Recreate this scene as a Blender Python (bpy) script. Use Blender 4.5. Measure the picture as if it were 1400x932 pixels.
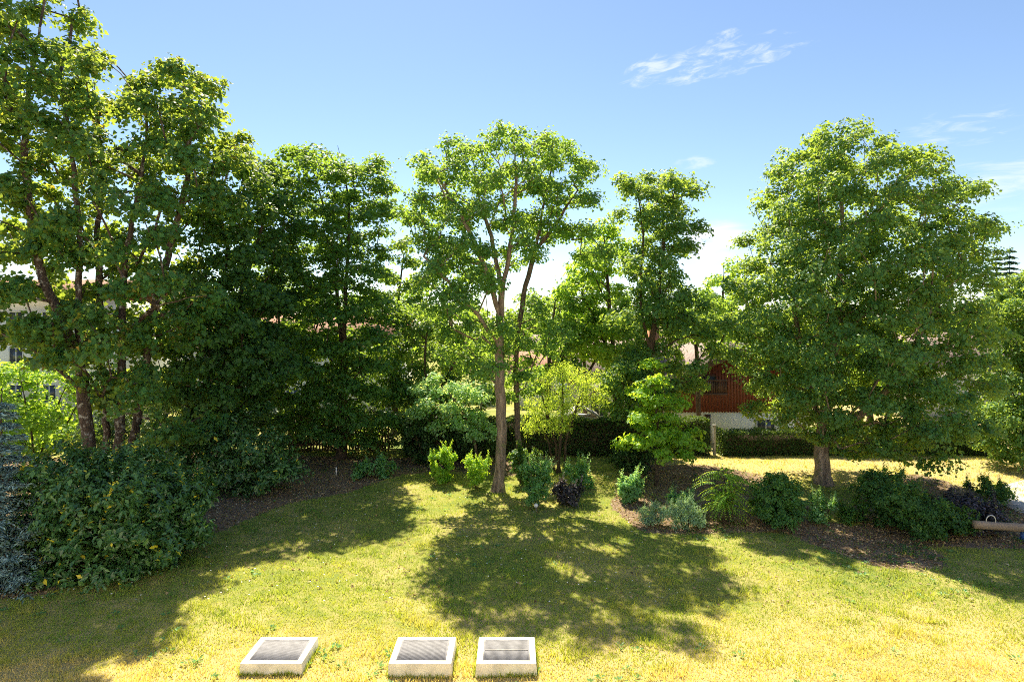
import bpy, math, random
import numpy as np
from math import radians as R

for o in list(bpy.data.objects):
    bpy.data.objects.remove(o, do_unlink=True)
sc = bpy.context.scene
COL = sc.collection

# ------------------------------------------------------------------ camera
F, HOR, CAMH = 834.0, 440.0, 6.5        # focal length and horizon in photo pixels, eye height in metres
cd = bpy.data.cameras.new('camera'); cam = bpy.data.objects.new('camera', cd); COL.objects.link(cam)
cam.location = (0, 0, CAMH); cam.rotation_euler = (R(90), 0, 0)
cd.sensor_width = 36.0; cd.lens = F / 1400 * 36; cd.shift_y = -(466 - HOR) / 1400
cd.clip_start = 0.1; cd.clip_end = 3000
sc.camera = cam

# ------------------------------------------------------------------ sky, sun, exposure
SUN_EL, SUN_AZ = 53.5, -14.0            # degrees; azimuth measured from +Y towards +X
sc.view_settings.view_transform = 'Standard'; sc.view_settings.look = 'None'
sc.view_settings.exposure = 1.42; sc.view_settings.gamma = 1.0
SKY_STRENGTH = 0.068
w = bpy.data.worlds.new('World'); sc.world = w; w.use_nodes = True
nt = w.node_tree; nt.nodes.clear()

class NG:
    """small helper to write node graphs"""
    def __init__(s, tree): s.t = tree
    def n(s, kind, inputs=None, **kw):
        nd = s.t.nodes.new(kind)
        for k, v in kw.items(): setattr(nd, k, v)
        for k, v in (inputs or {}).items():
            if isinstance(v, bpy.types.NodeSocket): s.t.links.new(v, nd.inputs[k])
            else: nd.inputs[k].default_value = v
        return nd
    def m(s, op, a, b=None, c=None, clamp=False):
        nd = s.t.nodes.new('ShaderNodeMath'); nd.operation = op; nd.use_clamp = clamp
        for i, v in enumerate((a, b, c)):
            if v is None: continue
            if isinstance(v, bpy.types.NodeSocket): s.t.links.new(v, nd.inputs[i])
            else: nd.inputs[i].default_value = v
        return nd.outputs[0]
    def mix(s, fac, a, b, blend='MIX'):
        nd = s.t.nodes.new('ShaderNodeMix'); nd.data_type = 'RGBA'; nd.blend_type = blend
        for i, v in ((0, fac), (6, a), (7, b)):
            if isinstance(v, bpy.types.NodeSocket): s.t.links.new(v, nd.inputs[i])
            elif i: nd.inputs[i].default_value = (*v, 1) if len(v) == 3 else v
            else: nd.inputs[i].default_value = v
        return nd.outputs[2]
    def sstep(s, v, lo, hi):
        nd = s.n('ShaderNodeMapRange', {0: v, 1: lo, 2: hi, 3: 0.0, 4: 1.0}, interpolation_type='SMOOTHSTEP')
        return nd.outputs[0]
    def ramp(s, v, stops):
        nd = s.t.nodes.new('ShaderNodeValToRGB'); e = nd.color_ramp.elements
        while len(e) < len(stops): e.new(0.5)
        for el, (p, c) in zip(e, stops): el.position = p; el.color = (*c, 1)
        s.t.links.new(v, nd.inputs[0]); return nd.outputs[0]

g = NG(nt)
sky = g.n('ShaderNodeTexSky', sky_type='NISHITA', sun_disc=False)
sky.sun_elevation = R(SUN_EL); sky.sun_rotation = R(SUN_AZ)
sky.altitude = 500; sky.air_density = 1.0; sky.dust_density = 0.2; sky.ozone_density = 1.9
tc = g.n('ShaderNodeTexCoord')
sp = g.n('ShaderNodeSeparateXYZ', {0: tc.outputs['Generated']})
yy = g.m('MAXIMUM', sp.outputs[1], 0.03)
U = g.m('DIVIDE', sp.outputs[0], yy); V = g.m('DIVIDE', sp.outputs[2], yy)
def cloud(cx, cy, hl, hw, ang, sx, sy, lo, hi, amount, rag=0.5):
    """one patch of cirrus in the sky: centre, half length, half width (as slopes), streak angle"""
    u0, v0 = (cx - 700) / F, (HOR - cy) / F
    ca, sa = math.cos(R(ang)), math.sin(R(ang))
    du = g.m('SUBTRACT', U, u0); dv = g.m('SUBTRACT', V, v0)
    a = g.m('ADD', g.m('MULTIPLY', du, ca), g.m('MULTIPLY', dv, sa))
    b = g.m('SUBTRACT', g.m('MULTIPLY', dv, ca), g.m('MULTIPLY', du, sa))
    e = g.m('ADD', g.m('POWER', g.m('ABSOLUTE', g.m('DIVIDE', a, hl / F)), 2.0), g.m('POWER', g.m('ABSOLUTE', g.m('DIVIDE', b, hw / F)), 2.0))
    mask = g.m('SUBTRACT', 1.0, g.sstep(e, 0.1, 1.0))
    vec = g.n('ShaderNodeCombineXYZ', {0: g.m('MULTIPLY', a, sx), 1: g.m('MULTIPLY', b, sy), 2: cx * 0.01}).outputs[0]
    nz = g.n('ShaderNodeTexNoise', {'Vector': vec, 'Scale': 1.0, 'Detail': 7.0, 'Roughness': 0.62, 'Distortion': 0.6}).outputs[0]
    v = g.m('ADD', nz, g.m('MULTIPLY', g.m('SUBTRACT', mask, 1.0), rag))
    return g.m('MULTIPLY', g.m('MULTIPLY', g.sstep(v, lo, hi), mask), amount)
cl = [cloud(985, 82, 190, 36, 14, 20, 60, 0.42, 0.72, 0.62, 0.26),
      cloud(880, 98, 60, 30, 22, 18, 60, 0.42, 0.70, 0.6, 0.3),
      cloud(990, 52, 40, 18, 25, 25, 60, 0.40, 0.66, 0.5, 0.3),
      cloud(975, 332, 75, 38, 6, 9, 40, 0.24, 0.55, 1.0, 0.3),
      cloud(950, 224, 45, 14, 4, 14, 60, 0.35, 0.62, 0.45, 0.3),
      cloud(1370, 255, 160, 65, 6, 8, 40, 0.38, 0.72, 0.6, 0.2),
      cloud(1330, 175, 130, 40, 8, 12, 60, 0.42, 0.75, 0.45, 0.2),
      cloud(0, 390, 240, 100, 2, 4, 12, 0.2, 0.6, 0.8, 0.3),
      cloud(620, 430, 220, 50, 2, 5, 16, 0.3, 0.7, 0.25, 0.3)]
tot = cl[0]
for c in cl[1:]: tot = g.m('MAXIMUM', tot, c)
skyc = g.mix(tot, sky.outputs[0], (6.0, 6.3, 6.7))
bg = g.n('ShaderNodeBackground', {0: skyc, 1: SKY_STRENGTH})
g.n('ShaderNodeOutputWorld', {0: bg.outputs[0]})

sd = bpy.data.lights.new('sun', 'SUN'); sd.energy = 5.0; sd.angle = R(0.5); sd.color = (1.0, 0.885, 0.64)
so = bpy.data.objects.new('sun', sd); COL.objects.link(so); so.location = (-10, 40, 50)
so.rotation_euler = (R(90 - SUN_EL), 0, R(180 - SUN_AZ))   # light comes from azimuth SUN_AZ
sc.cycles.max_bounces = 7; sc.cycles.diffuse_bounces = 4; sc.cycles.glossy_bounces = 2
sc.cycles.transmission_bounces = 4; sc.cycles.transparent_max_bounces = 8
sc.cycles.use_denoising = False; sc.cycles.filter_width = 1.0
sc.cycles.sample_clamp_indirect = 4.0

# ------------------------------------------------------------------ helpers
def rng(seed): return np.random.default_rng(seed)
def tag(o, label=None, cat=None, group=None, kind=None):
    for k, v in (('label', label), ('category', cat), ('group', group), ('kind', kind)):
        if v: o[k] = v
    return o
def empty(name, loc, label, cat, group=None):
    o = bpy.data.objects.new(name, None); COL.objects.link(o); o.location = loc
    o.empty_display_size = 0.3
    return tag(o, label, cat, group)
def mesh(name, verts, faces, mat, parent=None, tint=None, smooth=False):
    """verts (N,3); faces: one (M,k) int array or a list of such arrays"""
    verts = np.asarray(verts, np.float32)
    if parent is not None: verts = verts - np.array(parent.location, np.float32)
    if isinstance(faces, np.ndarray): faces = [faces]
    faces = [f for f in faces if len(f)]
    loops = np.concatenate([f.ravel() for f in faces]).astype(np.int32)
    lens = np.concatenate([np.full(len(f), f.shape[1]) for f in faces])
    starts = np.concatenate(([0], np.cumsum(lens)[:-1])).astype(np.int32)
    me = bpy.data.meshes.new(name)
    me.vertices.add(len(verts)); me.vertices.foreach_set('co', verts.ravel())
    me.loops.add(len(loops)); me.loops.foreach_set('vertex_index', loops)
    me.polygons.add(len(lens)); me.polygons.foreach_set('loop_start', starts)
    if smooth: me.polygons.foreach_set('use_smooth', np.ones(len(lens), bool))
    if tint is not None:
        at = me.attributes.new('tint', 'FLOAT', 'POINT'); at.data.foreach_set('value', np.asarray(tint, np.float32))
    me.update(calc_edges=True)
    me.materials.append(mat)
    o = bpy.data.objects.new(name, me); COL.objects.link(o)
    if parent is not None: o.parent = parent
    return o
class MB:
    """collects boxes and polygons, builds them as ONE mesh object"""
    def __init__(s): s.v = []; s.f = {}
    def poly(s, pts):
        b = len(s.v); s.v += [tuple(p) for p in pts]
        s.f.setdefault(len(pts), []).append(list(range(b, b + len(pts)))); return s
    def box(s, x0, x1, y0, y1, z0, z1):
        b = len(s.v)
        s.v += [(x0,y0,z0),(x1,y0,z0),(x1,y1,z0),(x0,y1,z0),(x0,y0,z1),(x1,y0,z1),(x1,y1,z1),(x0,y1,z1)]
        for q in ((0,3,2,1),(4,5,6,7),(0,1,5,4),(1,2,6,5),(2,3,7,6),(3,0,4,7)):
            s.f.setdefault(4, []).append([b + i for i in q])
        return s
    def prism(s, outline, depth):
        """outline: list of 3D points (a planar polygon); depth: offset vector"""
        n = len(outline); b = len(s.v)
        s.v += [tuple(p) for p in outline] + [tuple(np.add(p, depth)) for p in outline]
        s.f.setdefault(n, []).append([b + i for i in range(n)][::-1])
        s.f.setdefault(n, []).append([b + n + i for i in range(n)])
        for i in range(n):
            j = (i + 1) % n; s.f.setdefault(4, []).append([b + i, b + j, b + n + j, b + n + i])
        return s
    def build(s, name, mat, parent=None, bevel=0, smooth=False):
        o = mesh(name, np.array(s.v), [np.array(f) for f in s.f.values()], mat, parent, smooth=smooth)
        if bevel:
            md = o.modifiers.new('bevel', 'BEVEL'); md.width = bevel; md.segments = 2; md.limit_method = 'ANGLE'
        return o
def tubes(chains):
    """chains: list of (points (n,3), radii (n,), sides)"""
    V_, F_, base = [], [], 0
    for pts, rad, k in chains:
        pts = np.asarray(pts, float); n = len(pts)
        if n < 2: continue
        t = np.gradient(pts, axis=0); t /= np.linalg.norm(t, axis=1)[:, None] + 1e-9
        ref = np.array([0.31, 0.95, 0.05]) if abs(t[:, 1]).mean() < 0.8 else np.array([1, 0, 0.1])
        a = np.cross(t, ref); a /= np.linalg.norm(a, axis=1)[:, None] + 1e-9
        b = np.cross(t, a)
        th = np.arange(k) * 2 * math.pi / k
        ring = pts[:, None, :] + np.asarray(rad)[:, None, None] * (np.cos(th)[None, :, None] * a[:, None, :] + np.sin(th)[None, :, None] * b[:, None, :])
        V_.append(ring.reshape(-1, 3))
        i = np.arange(n - 1)[:, None] * k; j = np.arange(k)[None, :]; j2 = (j + 1) % k
        F_.append(np.stack([i + j, i + j2, i + k + j2, i + k + j], -1).reshape(-1, 4) + base)
        cap = (np.arange(k) + (n - 1) * k + base)
        F_.append(np.stack([np.full(k - 2, cap[0]), cap[1:-1], cap[2:], cap[2:]], -1)[:, :3] if False else np.zeros((0, 4), int))
        base += n * k
    return np.concatenate(V_), np.concatenate(F_)
def unit(v): return v / (np.linalg.norm(v, axis=-1, keepdims=True) + 1e-9)
def leaf_geo(c, axis, nrm, L, W, fold=0.18, curl=0.15):
    """kite leaves folded along the midrib: 4 vertices and 2 triangles each"""
    axis = unit(axis); side = unit(np.cross(axis, nrm)); up = np.cross(side, axis)
    L = np.asarray(L)[:, None]; W = np.asarray(W)[:, None]
    base = c - axis * L * 0.5
    tip = c + axis * L * 0.5 - up * L * curl
    mid = c - axis * L * 0.04
    l = mid + side * W * 0.5 + up * W * fold; r = mid - side * W * 0.5 + up * W * fold
    n = len(c)
    v = np.stack([base, l, tip, r], 1).reshape(-1, 3)
    i = np.arange(n)[:, None] * 4
    f = np.concatenate([i + np.array([[0, 2, 1]]), i + np.array([[0, 3, 2]])], 0)
    return v, f
def ground_z(x, y):
    x = np.asarray(x, float); y = np.asarray(y, float)
    z = 0.35 * np.exp(-(((x - 10.5) / 5.0) ** 2 + ((y - 25.5) / 3.2) ** 2))
    z = z + 0.25 * np.exp(-(((x + 14) / 6.0) ** 2 + ((y - 22) / 6.0) ** 2))
    t = np.clip((y - 30.5) / 6.0, 0, 1); z = z - 1.1 * t * t * (3 - 2 * t)
    near = np.clip((45 - y) / 10, 0, 1)
    return z + near * 0.03 * (np.sin(x * 0.9 + 1.3 * np.sin(y * 0.5)) + np.sin(y * 1.1 + x * 0.35))
def P(px, py, d): return np.array([(px - 700) / F * d, d, CAMH - (py - HOR) / F * d])
def GD(py): return CAMH * F / (py - HOR)
def GP(px, py):
    d = GD(py); x = (px - 700) / F * d
    return np.array([x, d, float(ground_z(x, d))])

# ------------------------------------------------------------------ materials
def new_mat(name):
    m = bpy.data.materials.new(name); m.use_nodes = True; m.node_tree.nodes.clear(); return m, NG(m.node_tree)
def finish(g, bsdf): g.n('ShaderNodeOutputMaterial', {0: bsdf})
def leaf_mat(name, stops, trans, tfac=0.42, gain=1.75, red=.73, blue=1.25, rough=0.5, spec=0.28):
    m, g = new_mat(name)
    at = g.n('ShaderNodeAttribute', attribute_name='tint').outputs['Fac']
    stops = [(q * .93, c_) for q, c_ in stops] + [(1.0, (.2, .17, .03))] if len(stops) == 3 and gain > 1.5 else stops
    stops = [(q, (min(.8, a * gain * red), min(.8, b * gain * 1.06), min(.8, c_ * gain * blue))) for q, (a, b, c_) in stops]
    c = g.ramp(at, stops)
    p = g.n('ShaderNodeBsdfPrincipled', {'Base Color': c, 'Roughness': rough, 'Specular IOR Level': spec})
    t = g.mix(0.5, c, trans)
    tr = g.n('ShaderNodeBsdfTranslucent', {0: g.mix(1.0, t, (2.4, 2.35, 1.3), 'MULTIPLY')})
    mx = g.n('ShaderNodeMixShader', {0: tfac, 1: p.outputs[0], 2: tr.outputs[0]})
    finish(g, mx.outputs[0]); return m
def bark_mat(name, dark, light, patch=None, scale=7.0):
    m, g = new_mat(name)
    tc = g.n('ShaderNodeTexCoord').outputs['Object']
    mp = g.n('ShaderNodeMapping', {0: tc, 3: (1, 1, 0.22)}).outputs[0]
    nz = g.n('ShaderNodeTexNoise', {'Vector': mp, 'Scale': scale * 2.2, 'Detail': 6.0, 'Roughness': 0.65}).outputs[0]
    c = g.ramp(nz, [(0.32, dark), (0.68, light)])
    if patch:
        n2 = g.n('ShaderNodeTexNoise', {'Vector': tc, 'Scale': scale, 'Detail': 4.0, 'Roughness': 0.7}).outputs[0]
        c = g.mix(g.sstep(n2, 0.54, 0.64), c, patch)
    b = g.n('ShaderNodeBump', {'Height': nz, 'Strength': 1.0, 'Distance': 0.07}).outputs[0]
    p = g.n('ShaderNodeBsdfPrincipled', {'Base Color': c, 'Roughness': 0.9, 'Specular IOR Level': 0.2, 'Normal': b})
    finish(g, p.outputs[0]); return m
def plain(name, col, rough=0.6, var=0.12, scale=6.0, metal=0.0, bump=0.0, stretch=(1, 1, 1)):
    m, g = new_mat(name)
    tc = g.n('ShaderNodeTexCoord').outputs['Object']
    mp = g.n('ShaderNodeMapping', {0: tc, 3: stretch}).outputs[0]
    nz = g.n('ShaderNodeTexNoise', {'Vector': mp, 'Scale': scale, 'Detail': 6.0, 'Roughness': 0.6}).outputs[0]
    lo = tuple(c * (1 - var) for c in col); hi = tuple(min(1, c * (1 + var)) for c in col)
    inp = {'Base Color': g.ramp(nz, [(0.3, lo), (0.7, hi)]), 'Roughness': rough, 'Metallic': metal}
    if bump: inp['Normal'] = g.n('ShaderNodeBump', {'Height': nz, 'Strength': bump, 'Distance': 0.01}).outputs[0]
    p = g.n('ShaderNodeBsdfPrincipled', inp); finish(g, p.outputs[0]); return m

M = {}
M['maple'] = leaf_mat('maple_leaf', [(0.0, (.022,.058,.024)), (0.5, (.038,.095,.03)), (0.88, (.06,.125,.03)), (0.92, (.16,.12,.02)), (1.0, (.26,.09,.03))], (.30,.27,.02), 0.50)
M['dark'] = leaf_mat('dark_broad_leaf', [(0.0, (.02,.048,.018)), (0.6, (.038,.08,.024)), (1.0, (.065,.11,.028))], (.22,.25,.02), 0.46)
M['hornbeam'] = leaf_mat('layered_leaf', [(0.0, (.026,.062,.02)), (0.6, (.048,.1,.026)), (1.0, (.085,.13,.028))], (.24,.27,.02), 0.50)
M['oak'] = leaf_mat('oak_leaf', [(0.0, (.03,.07,.025)), (0.5, (.055,.11,.032)), (1.0, (.1,.15,.036))], (.28,.31,.03), 0.52)
M['oakdense'] = leaf_mat('dense_oak_leaf', [(0.0, (.03,.072,.028)), (0.5, (.052,.108,.036)), (0.97, (.09,.14,.036)), (1.0, (.2,.15,.03))], (.30,.30,.02), 0.48)
M['light'] = leaf_mat('light_leaf', [(0.0, (.05,.1,.025)), (0.6, (.09,.15,.03)), (1.0, (.13,.18,.035))], (.35,.38,.03), 0.55)
M['bright'] = leaf_mat('bright_leaf', [(0.0, (.07,.13,.022)), (0.6, (.11,.18,.028)), (1.0, (.17,.22,.03))], (.42,.44,.02), 0.55)
M['willow'] = leaf_mat('willow_leaf', [(0.0, (.09,.13,.03)), (0.6, (.15,.19,.04)), (1.0, (.2,.23,.05))], (.45,.45,.04), 0.55)
M['softleaf'] = leaf_mat('soft_pale_leaf', [(0.0, (.08,.13,.055)), (0.6, (.14,.2,.09)), (1.0, (.22,.27,.14))], (.4,.42,.14), 0.46)
M['laurel'] = leaf_mat('laurel_leaf', [(0.0, (.016,.04,.018)), (0.55, (.03,.07,.024)), (0.93, (.06,.105,.03)), (0.94, (.4,.25,.02)), (1.0, (.45,.28,.02))], (.14,.2,.02), 0.22, rough=0.28, spec=0.6, gain=2.5, blue=1.0, red=.95)
M['spruce'] = leaf_mat('blue_spruce_needle', [(0.0, (.07,.085,.075)), (0.5, (.15,.17,.155)), (0.85, (.27,.29,.27)), (1.0, (.2,.14,.09))], (.1,.14,.12), 0.12, rough=0.55, gain=1.9)
M['conifer'] = leaf_mat('conifer_needle', [(0.0, (.02,.045,.025)), (1.0, (.045,.075,.035))], (.08,.1,.03), 0.15, rough=0.6)
M['yew'] = leaf_mat('hedge_leaf', [(0.0, (.022,.046,.016)), (0.6, (.04,.072,.02)), (1.0, (.085,.11,.025))], (.16,.2,.02), 0.25, rough=0.5, gain=1.3)
M['greyleaf'] = leaf_mat('grey_green_leaf', [(0.0, (.1,.13,.08)), (0.6, (.16,.19,.11)), (1.0, (.22,.25,.14))], (.26,.28,.1), 0.32, rough=0.6)
M['purple'] = leaf_mat('purple_leaf', [(0.0, (.02,.02,.02)), (0.8, (.04,.03,.035)), (1.0, (.16,.1,.13))], (.1,.03,.06), 0.25, rough=0.4)
M['paleleaf'] = leaf_mat('pale_leaf', [(0.0, (.05,.1,.04)), (0.6, (.09,.155,.06)), (1.0, (.15,.22,.1))], (.3,.36,.1), 0.48, rough=0.4)
M['bark'] = bark_mat('brown_bark', (.035,.024,.018), (.13,.1,.075))
M['barkgrey'] = bark_mat('grey_oak_bark', (.05,.037,.03), (.22,.17,.13))
M['barkpale'] = bark_mat('pale_oak_bark', (.075,.055,.043), (.38,.30,.24), (.17,.17,.09), 3.2)
M['barklichen'] = bark_mat('maple_bark_with_lichen', (.04,.028,.024), (.15,.11,.09), (.42,.40,.37), 6.0)
M['concrete'] = plain('cast_concrete', (.72,.68,.60), 0.85, 0.22, 3.5, bump=0.5)
M['steel'] = plain('galvanised_steel', (.21,.21,.24), 0.7, 0.25, 9.0, 0.1)
M['pit'] = plain('shaft_floor', (.13,.13,.14), 0.95, 0.4, 9.0)
M['white'] = plain('white_render', (.84,.84,.83), 0.9, 0.05, 2.0, bump=0.1)
M['glass'] = plain('window_glass', (.05,.06,.08), 0.08, 0.1, 1.0)
M['frame'] = plain('white_frame', (.7,.7,.68), 0.5, 0.05)
M['darkwood'] = plain('dark_brown_wood', (.07,.035,.022), 0.7, 0.35, 6.0, stretch=(1, 1, .2))
M['tile'] = plain('weathered_roof_tile', (.40,.31,.28), 0.85, 0.22, 3.0)
M['terra'] = plain('terracotta_tile', (.42,.19,.11), 0.85, 0.25, 3.0)
M['brick'] = plain('orange_brick', (.42,.17,.08), 0.9, 0.2, 8.0)
M['fencewood'] = plain('weathered_fence_wood', (.12,.075,.045), 0.8, 0.35, 9.0, stretch=(1, 1, .15))
M['log'] = plain('weathered_log', (.26,.20,.155), 0.85, 0.35, 7.0, bump=0.5, stretch=(.15, 1, 1))
M['galv'] = plain('pale_metal', (.62,.62,.6), 0.35, 0.1, 5.0, 0.5)
M['bluepaint'] = plain('blue_paint', (.04,.12,.4), 0.45, 0.15, 5.0)
M['whiteplastic'] = plain('white_plastic', (.8,.82,.85), 0.35, 0.03)
M['gravel'] = plain('pale_gravel', (.46,.44,.42), 0.95, 0.35, 22.0, bump=0.6)
M['stone'] = plain('grey_stone', (.33,.32,.32), 0.9, 0.3, 5.0, bump=0.5)
# red brown boards
m, g = new_mat('red_brown_boards')
tc = g.n('ShaderNodeTexCoord').outputs['Object']
mp = g.n('ShaderNodeMapping', {0: tc, 3: (3, 3, .3)}).outputs[0]
nz = g.n('ShaderNodeTexNoise', {'Vector': mp, 'Scale': 4.0, 'Detail': 6.0}).outputs[0]
p = g.n('ShaderNodeBsdfPrincipled', {'Base Color': g.ramp(nz, [(0.3, (.12,.03,.015)), (0.7, (.21,.05,.024))]), 'Roughness': 0.6})
finish(g, p.outputs[0]); M['redboard'] = m
# roof tiles: rows of courses
def tiled(name, a, b):
    m, g = new_mat(name)
    tc = g.n('ShaderNodeTexCoord').outputs['Object']
    br = g.n('ShaderNodeTexBrick', {'Vector': tc, 'Color1': (*a, 1), 'Color2': (*b, 1), 'Mortar': (a[0]*.45, a[1]*.45, a[2]*.45, 1), 'Scale': 1.0, 'Mortar Size': .03, 'Brick Width': .3, 'Row Height': .34})
    nz = g.n('ShaderNodeTexNoise', {'Vector': tc, 'Scale': 2.0, 'Detail': 5.0}).outputs[0]
    c = g.mix(1.0, br.outputs[0], g.ramp(nz, [(0.3, (.7,.7,.72)), (0.7, (1.1,1.05,1.0))]), 'MULTIPLY')
    p = g.n('ShaderNodeBsdfPrincipled', {'Base Color': c, 'Roughness': 0.8}); finish(g, p.outputs[0]); return m
M['tile'] = tiled('weathered_pink_tiles', (.30,.215,.195), (.25,.18,.165))
M['terra'] = tiled('terracotta_tiles', (.42,.19,.11), (.36,.15,.09))
# ground
m, g = new_mat('lawn_ground')
tc = g.n('ShaderNodeTexCoord').outputs['Object']
bed = g.n('ShaderNodeAttribute', attribute_name='tint').outputs['Fac']
n1 = g.n('ShaderNodeTexNoise', {'Vector': tc, 'Scale': 0.35, 'Detail': 5.0, 'Roughness': 0.6}).outputs[0]
n2 = g.n('ShaderNodeTexNoise', {'Vector': tc, 'Scale': 3.2, 'Detail': 6.0, 'Roughness': 0.7}).outputs[0]
n3 = g.n('ShaderNodeTexNoise', {'Vector': tc, 'Scale': 26.0, 'Detail': 5.0, 'Roughness': 0.75}).outputs[0]
dry = g.m('ADD', g.m('MULTIPLY', n1, 0.7), g.m('MULTIPLY', n2, 0.55))
spx = g.n('ShaderNodeSeparateXYZ', {0: tc})
near = g.m('SUBTRACT', 1.0, g.sstep(spx.outputs[1], 10.0, 15.5))
dry = g.m('ADD', dry, g.m('MULTIPLY', near, 0.22))
back = g.m('MULTIPLY', g.sstep(spx.outputs[1], 22.5, 25.5), g.sstep(spx.outputs[0], 4.0, 7.0))
dry = g.m('ADD', dry, g.m('MULTIPLY', back, 0.3))
gc = g.ramp(dry, [(0.42, (.11,.18,.055)), (0.60, (.245,.265,.07)), (0.82, (.46,.37,.19))])
gc = g.mix(1.0, gc, g.ramp(n3, [(0.25, (.7,.74,.66)), (0.75, (1.2,1.17,1.12))]), 'MULTIPLY')
mulch = g.ramp(n3, [(0.28, (.10,.07,.05)), (0.55, (.25,.18,.13)), (0.75, (.42,.32,.22))])
bm_ = g.sstep(g.m('ADD', bed, g.m('MULTIPLY', g.m('SUBTRACT', n2, 0.5), 1.8)), 0.38, 0.62)
col = g.mix(bm_, gc, mulch)
bump = g.n('ShaderNodeBump', {'Height': n3, 'Strength': 0.9, 'Distance': 0.03}).outputs[0]
p = g.n('ShaderNodeBsdfPrincipled', {'Base Color': col, 'Roughness': 1.0, 'Specular IOR Level': 0.1, 'Normal': bump})
finish(g, p.outputs[0]); M['ground'] = m
M['grass'] = leaf_mat('grass_blade', [(0.0, (.075,.175,.05)), (0.3, (.17,.265,.055)), (0.65, (.325,.33,.085)), (1.0, (.55,.42,.23))], (.46,.43,.06), 0.34, rough=0.6, spec=0.2, gain=1.0, red=1, blue=1)
M['litter'] = leaf_mat('fallen_leaf', [(0.0, (.12,.075,.045)), (0.4, (.27,.18,.11)), (0.85, (.42,.31,.2)), (1.0, (.5,.45,.36))], (.3,.18,.05), 0.15, rough=0.8, spec=0.2, gain=1.0, red=1, blue=1)
M['daisy'] = plain('white_petal', (.8,.8,.78), 0.7, 0.05)

# ------------------------------------------------------------------ ground (one sheet to the horizon)
def inside(poly, x, y):
    c = np.zeros(x.shape, bool); n = len(poly)
    for i in range(n):
        x1, y1 = poly[i]; x2, y2 = poly[(i + 1) % n]
        hit = ((y1 > y) != (y2 > y)) & (x < (x2 - x1) * (y - y1) / (y2 - y1 + 1e-12) + x1)
        c ^= hit
    return c
def wpoly(pts): return [tuple(GP(*q)[:2]) for q in pts]
BEDS = [wpoly([(-260, 860), (60, 812), (180, 775), (300, 728), (400, 690), (480, 672), (560, 648), (600, 628), (300, 618), (-260, 640)]),
        wpoly([(560, 652), (600, 640), (690, 652), (760, 640), (760, 624), (560, 624)]),
        wpoly([(835, 692), (850, 706), (880, 728), (1080, 728), (1110, 700), (1040, 660), (960, 645), (880, 640), (850, 648)]),
        wpoly([(1060, 722), (1110, 712), (1190, 722), (1290, 755), (1290, 778), (1200, 775), (1110, 745)]),
        wpoly([(1160, 700), (1200, 740), (1400, 752), (1500, 740), (1380, 690), (1260, 650), (1190, 660)])]
def bed_at(x, y):
    b = np.zeros(np.shape(x))
    for poly in BEDS: b = np.maximum(b, inside(poly, np.asarray(x), np.asarray(y)).astype(float))
    return b
xs = np.concatenate([[-900, -500, -250, -130, -80, -55, -42], np.arange(-34, 36.01, 0.2), [44, 56, 80, 130, 250, 500, 900]])
ys = np.concatenate([[-60, -20, 0, 5], np.arange(8, 38.01, 0.2), [42, 48, 56, 70, 90, 130, 200, 350, 600, 1200]])
gx, gy = np.meshgrid(xs, ys)
bedv = bed_at(gx, gy)
for _ in range(3):   # soften the bed edge
    q = bedv.copy(); q[1:-1, 1:-1] = (bedv[1:-1, 1:-1] * 2 + bedv[:-2, 1:-1] + bedv[2:, 1:-1] + bedv[1:-1, :-2] + bedv[1:-1, 2:]) / 6; bedv = q
gv = np.stack([gx, gy, ground_z(gx, gy)], -1).reshape(-1, 3)
ny, nx = gx.shape
ii = (np.arange(ny - 1)[:, None] * nx + np.arange(nx - 1)[None, :]).ravel()
go = mesh('ground', gv, np.stack([ii, ii + 1, ii + nx + 1, ii + nx], -1), M['ground'], tint=bedv.ravel(), smooth=True)
tag(go, kind='structure')

BOXES = [(-5.02, -3.88), (-2.28, -1.12), (-0.66, 0.45)]
BY0, BY1, BZ = 11.25, 12.20, 0.21
# grass blades: too many to count
r = rng(5)
N = 330000
y = 9.0 * (31.0 / 9.0) ** r.random(N)                       # denser near the house
x = (r.random(N) * 2 - 1) * (y * 0.9 + 1.5)
tuft = (np.sin(x * 5.1 + 2 * np.sin(y * 3.3)) + np.sin(y * 6.2 + 2 * np.sin(x * 2.9))) * 0.25 + 0.5
keep = (bed_at(x, y) < 0.5) | (r.random(N) < 0.12)
for a, b in BOXES: keep &= ~((x > a - .02) & (x < b + .02) & (y > BY0 - .02) & (y < BY1 + .02))
x, y, tuft = x[keep], y[keep], tuft[keep]; n = len(x)
h = (0.03 + 0.045 * r.random(n)) * (0.7 + 0.6 * tuft) * (1 + .9 * (np.sin(x * 2.3 + np.sin(y * 1.9) * 2) * np.sin(y * 2.7 + x) > .55)); wd = 0.012 + 0.016 * r.random(n)
a = r.random(n) * 2 * math.pi; lean = 0.9 * r.random(n); a2 = r.random(n) * 2 * math.pi
z = ground_z(x, y) - 0.004
b0 = np.stack([x, y, z], -1); sd_ = np.stack([np.cos(a), np.sin(a), 0 * a], -1) * wd[:, None] * 0.5
tip = b0 + np.stack([np.cos(a2) * h * lean, np.sin(a2) * h * lean, h], -1)
v = np.stack([b0 - sd_, b0 + sd_, tip], 1).reshape(-1, 3)
def vnoise(x, y, s, seed):
    q = rng(seed).random((256, 256)); u, v_ = x / s, y / s; i, j = np.floor(u).astype(int), np.floor(v_).astype(int)
    fu, fv = u - i, v_ - j; fu = fu * fu * (3 - 2 * fu); fv = fv * fv * (3 - 2 * fv)
    a = q[i % 256, j % 256]; b = q[(i + 1) % 256, j % 256]; c = q[i % 256, (j + 1) % 256]; d = q[(i + 1) % 256, (j + 1) % 256]
    return (a * (1 - fu) + b * fu) * (1 - fv) + (c * (1 - fu) + d * fu) * fv
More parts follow.
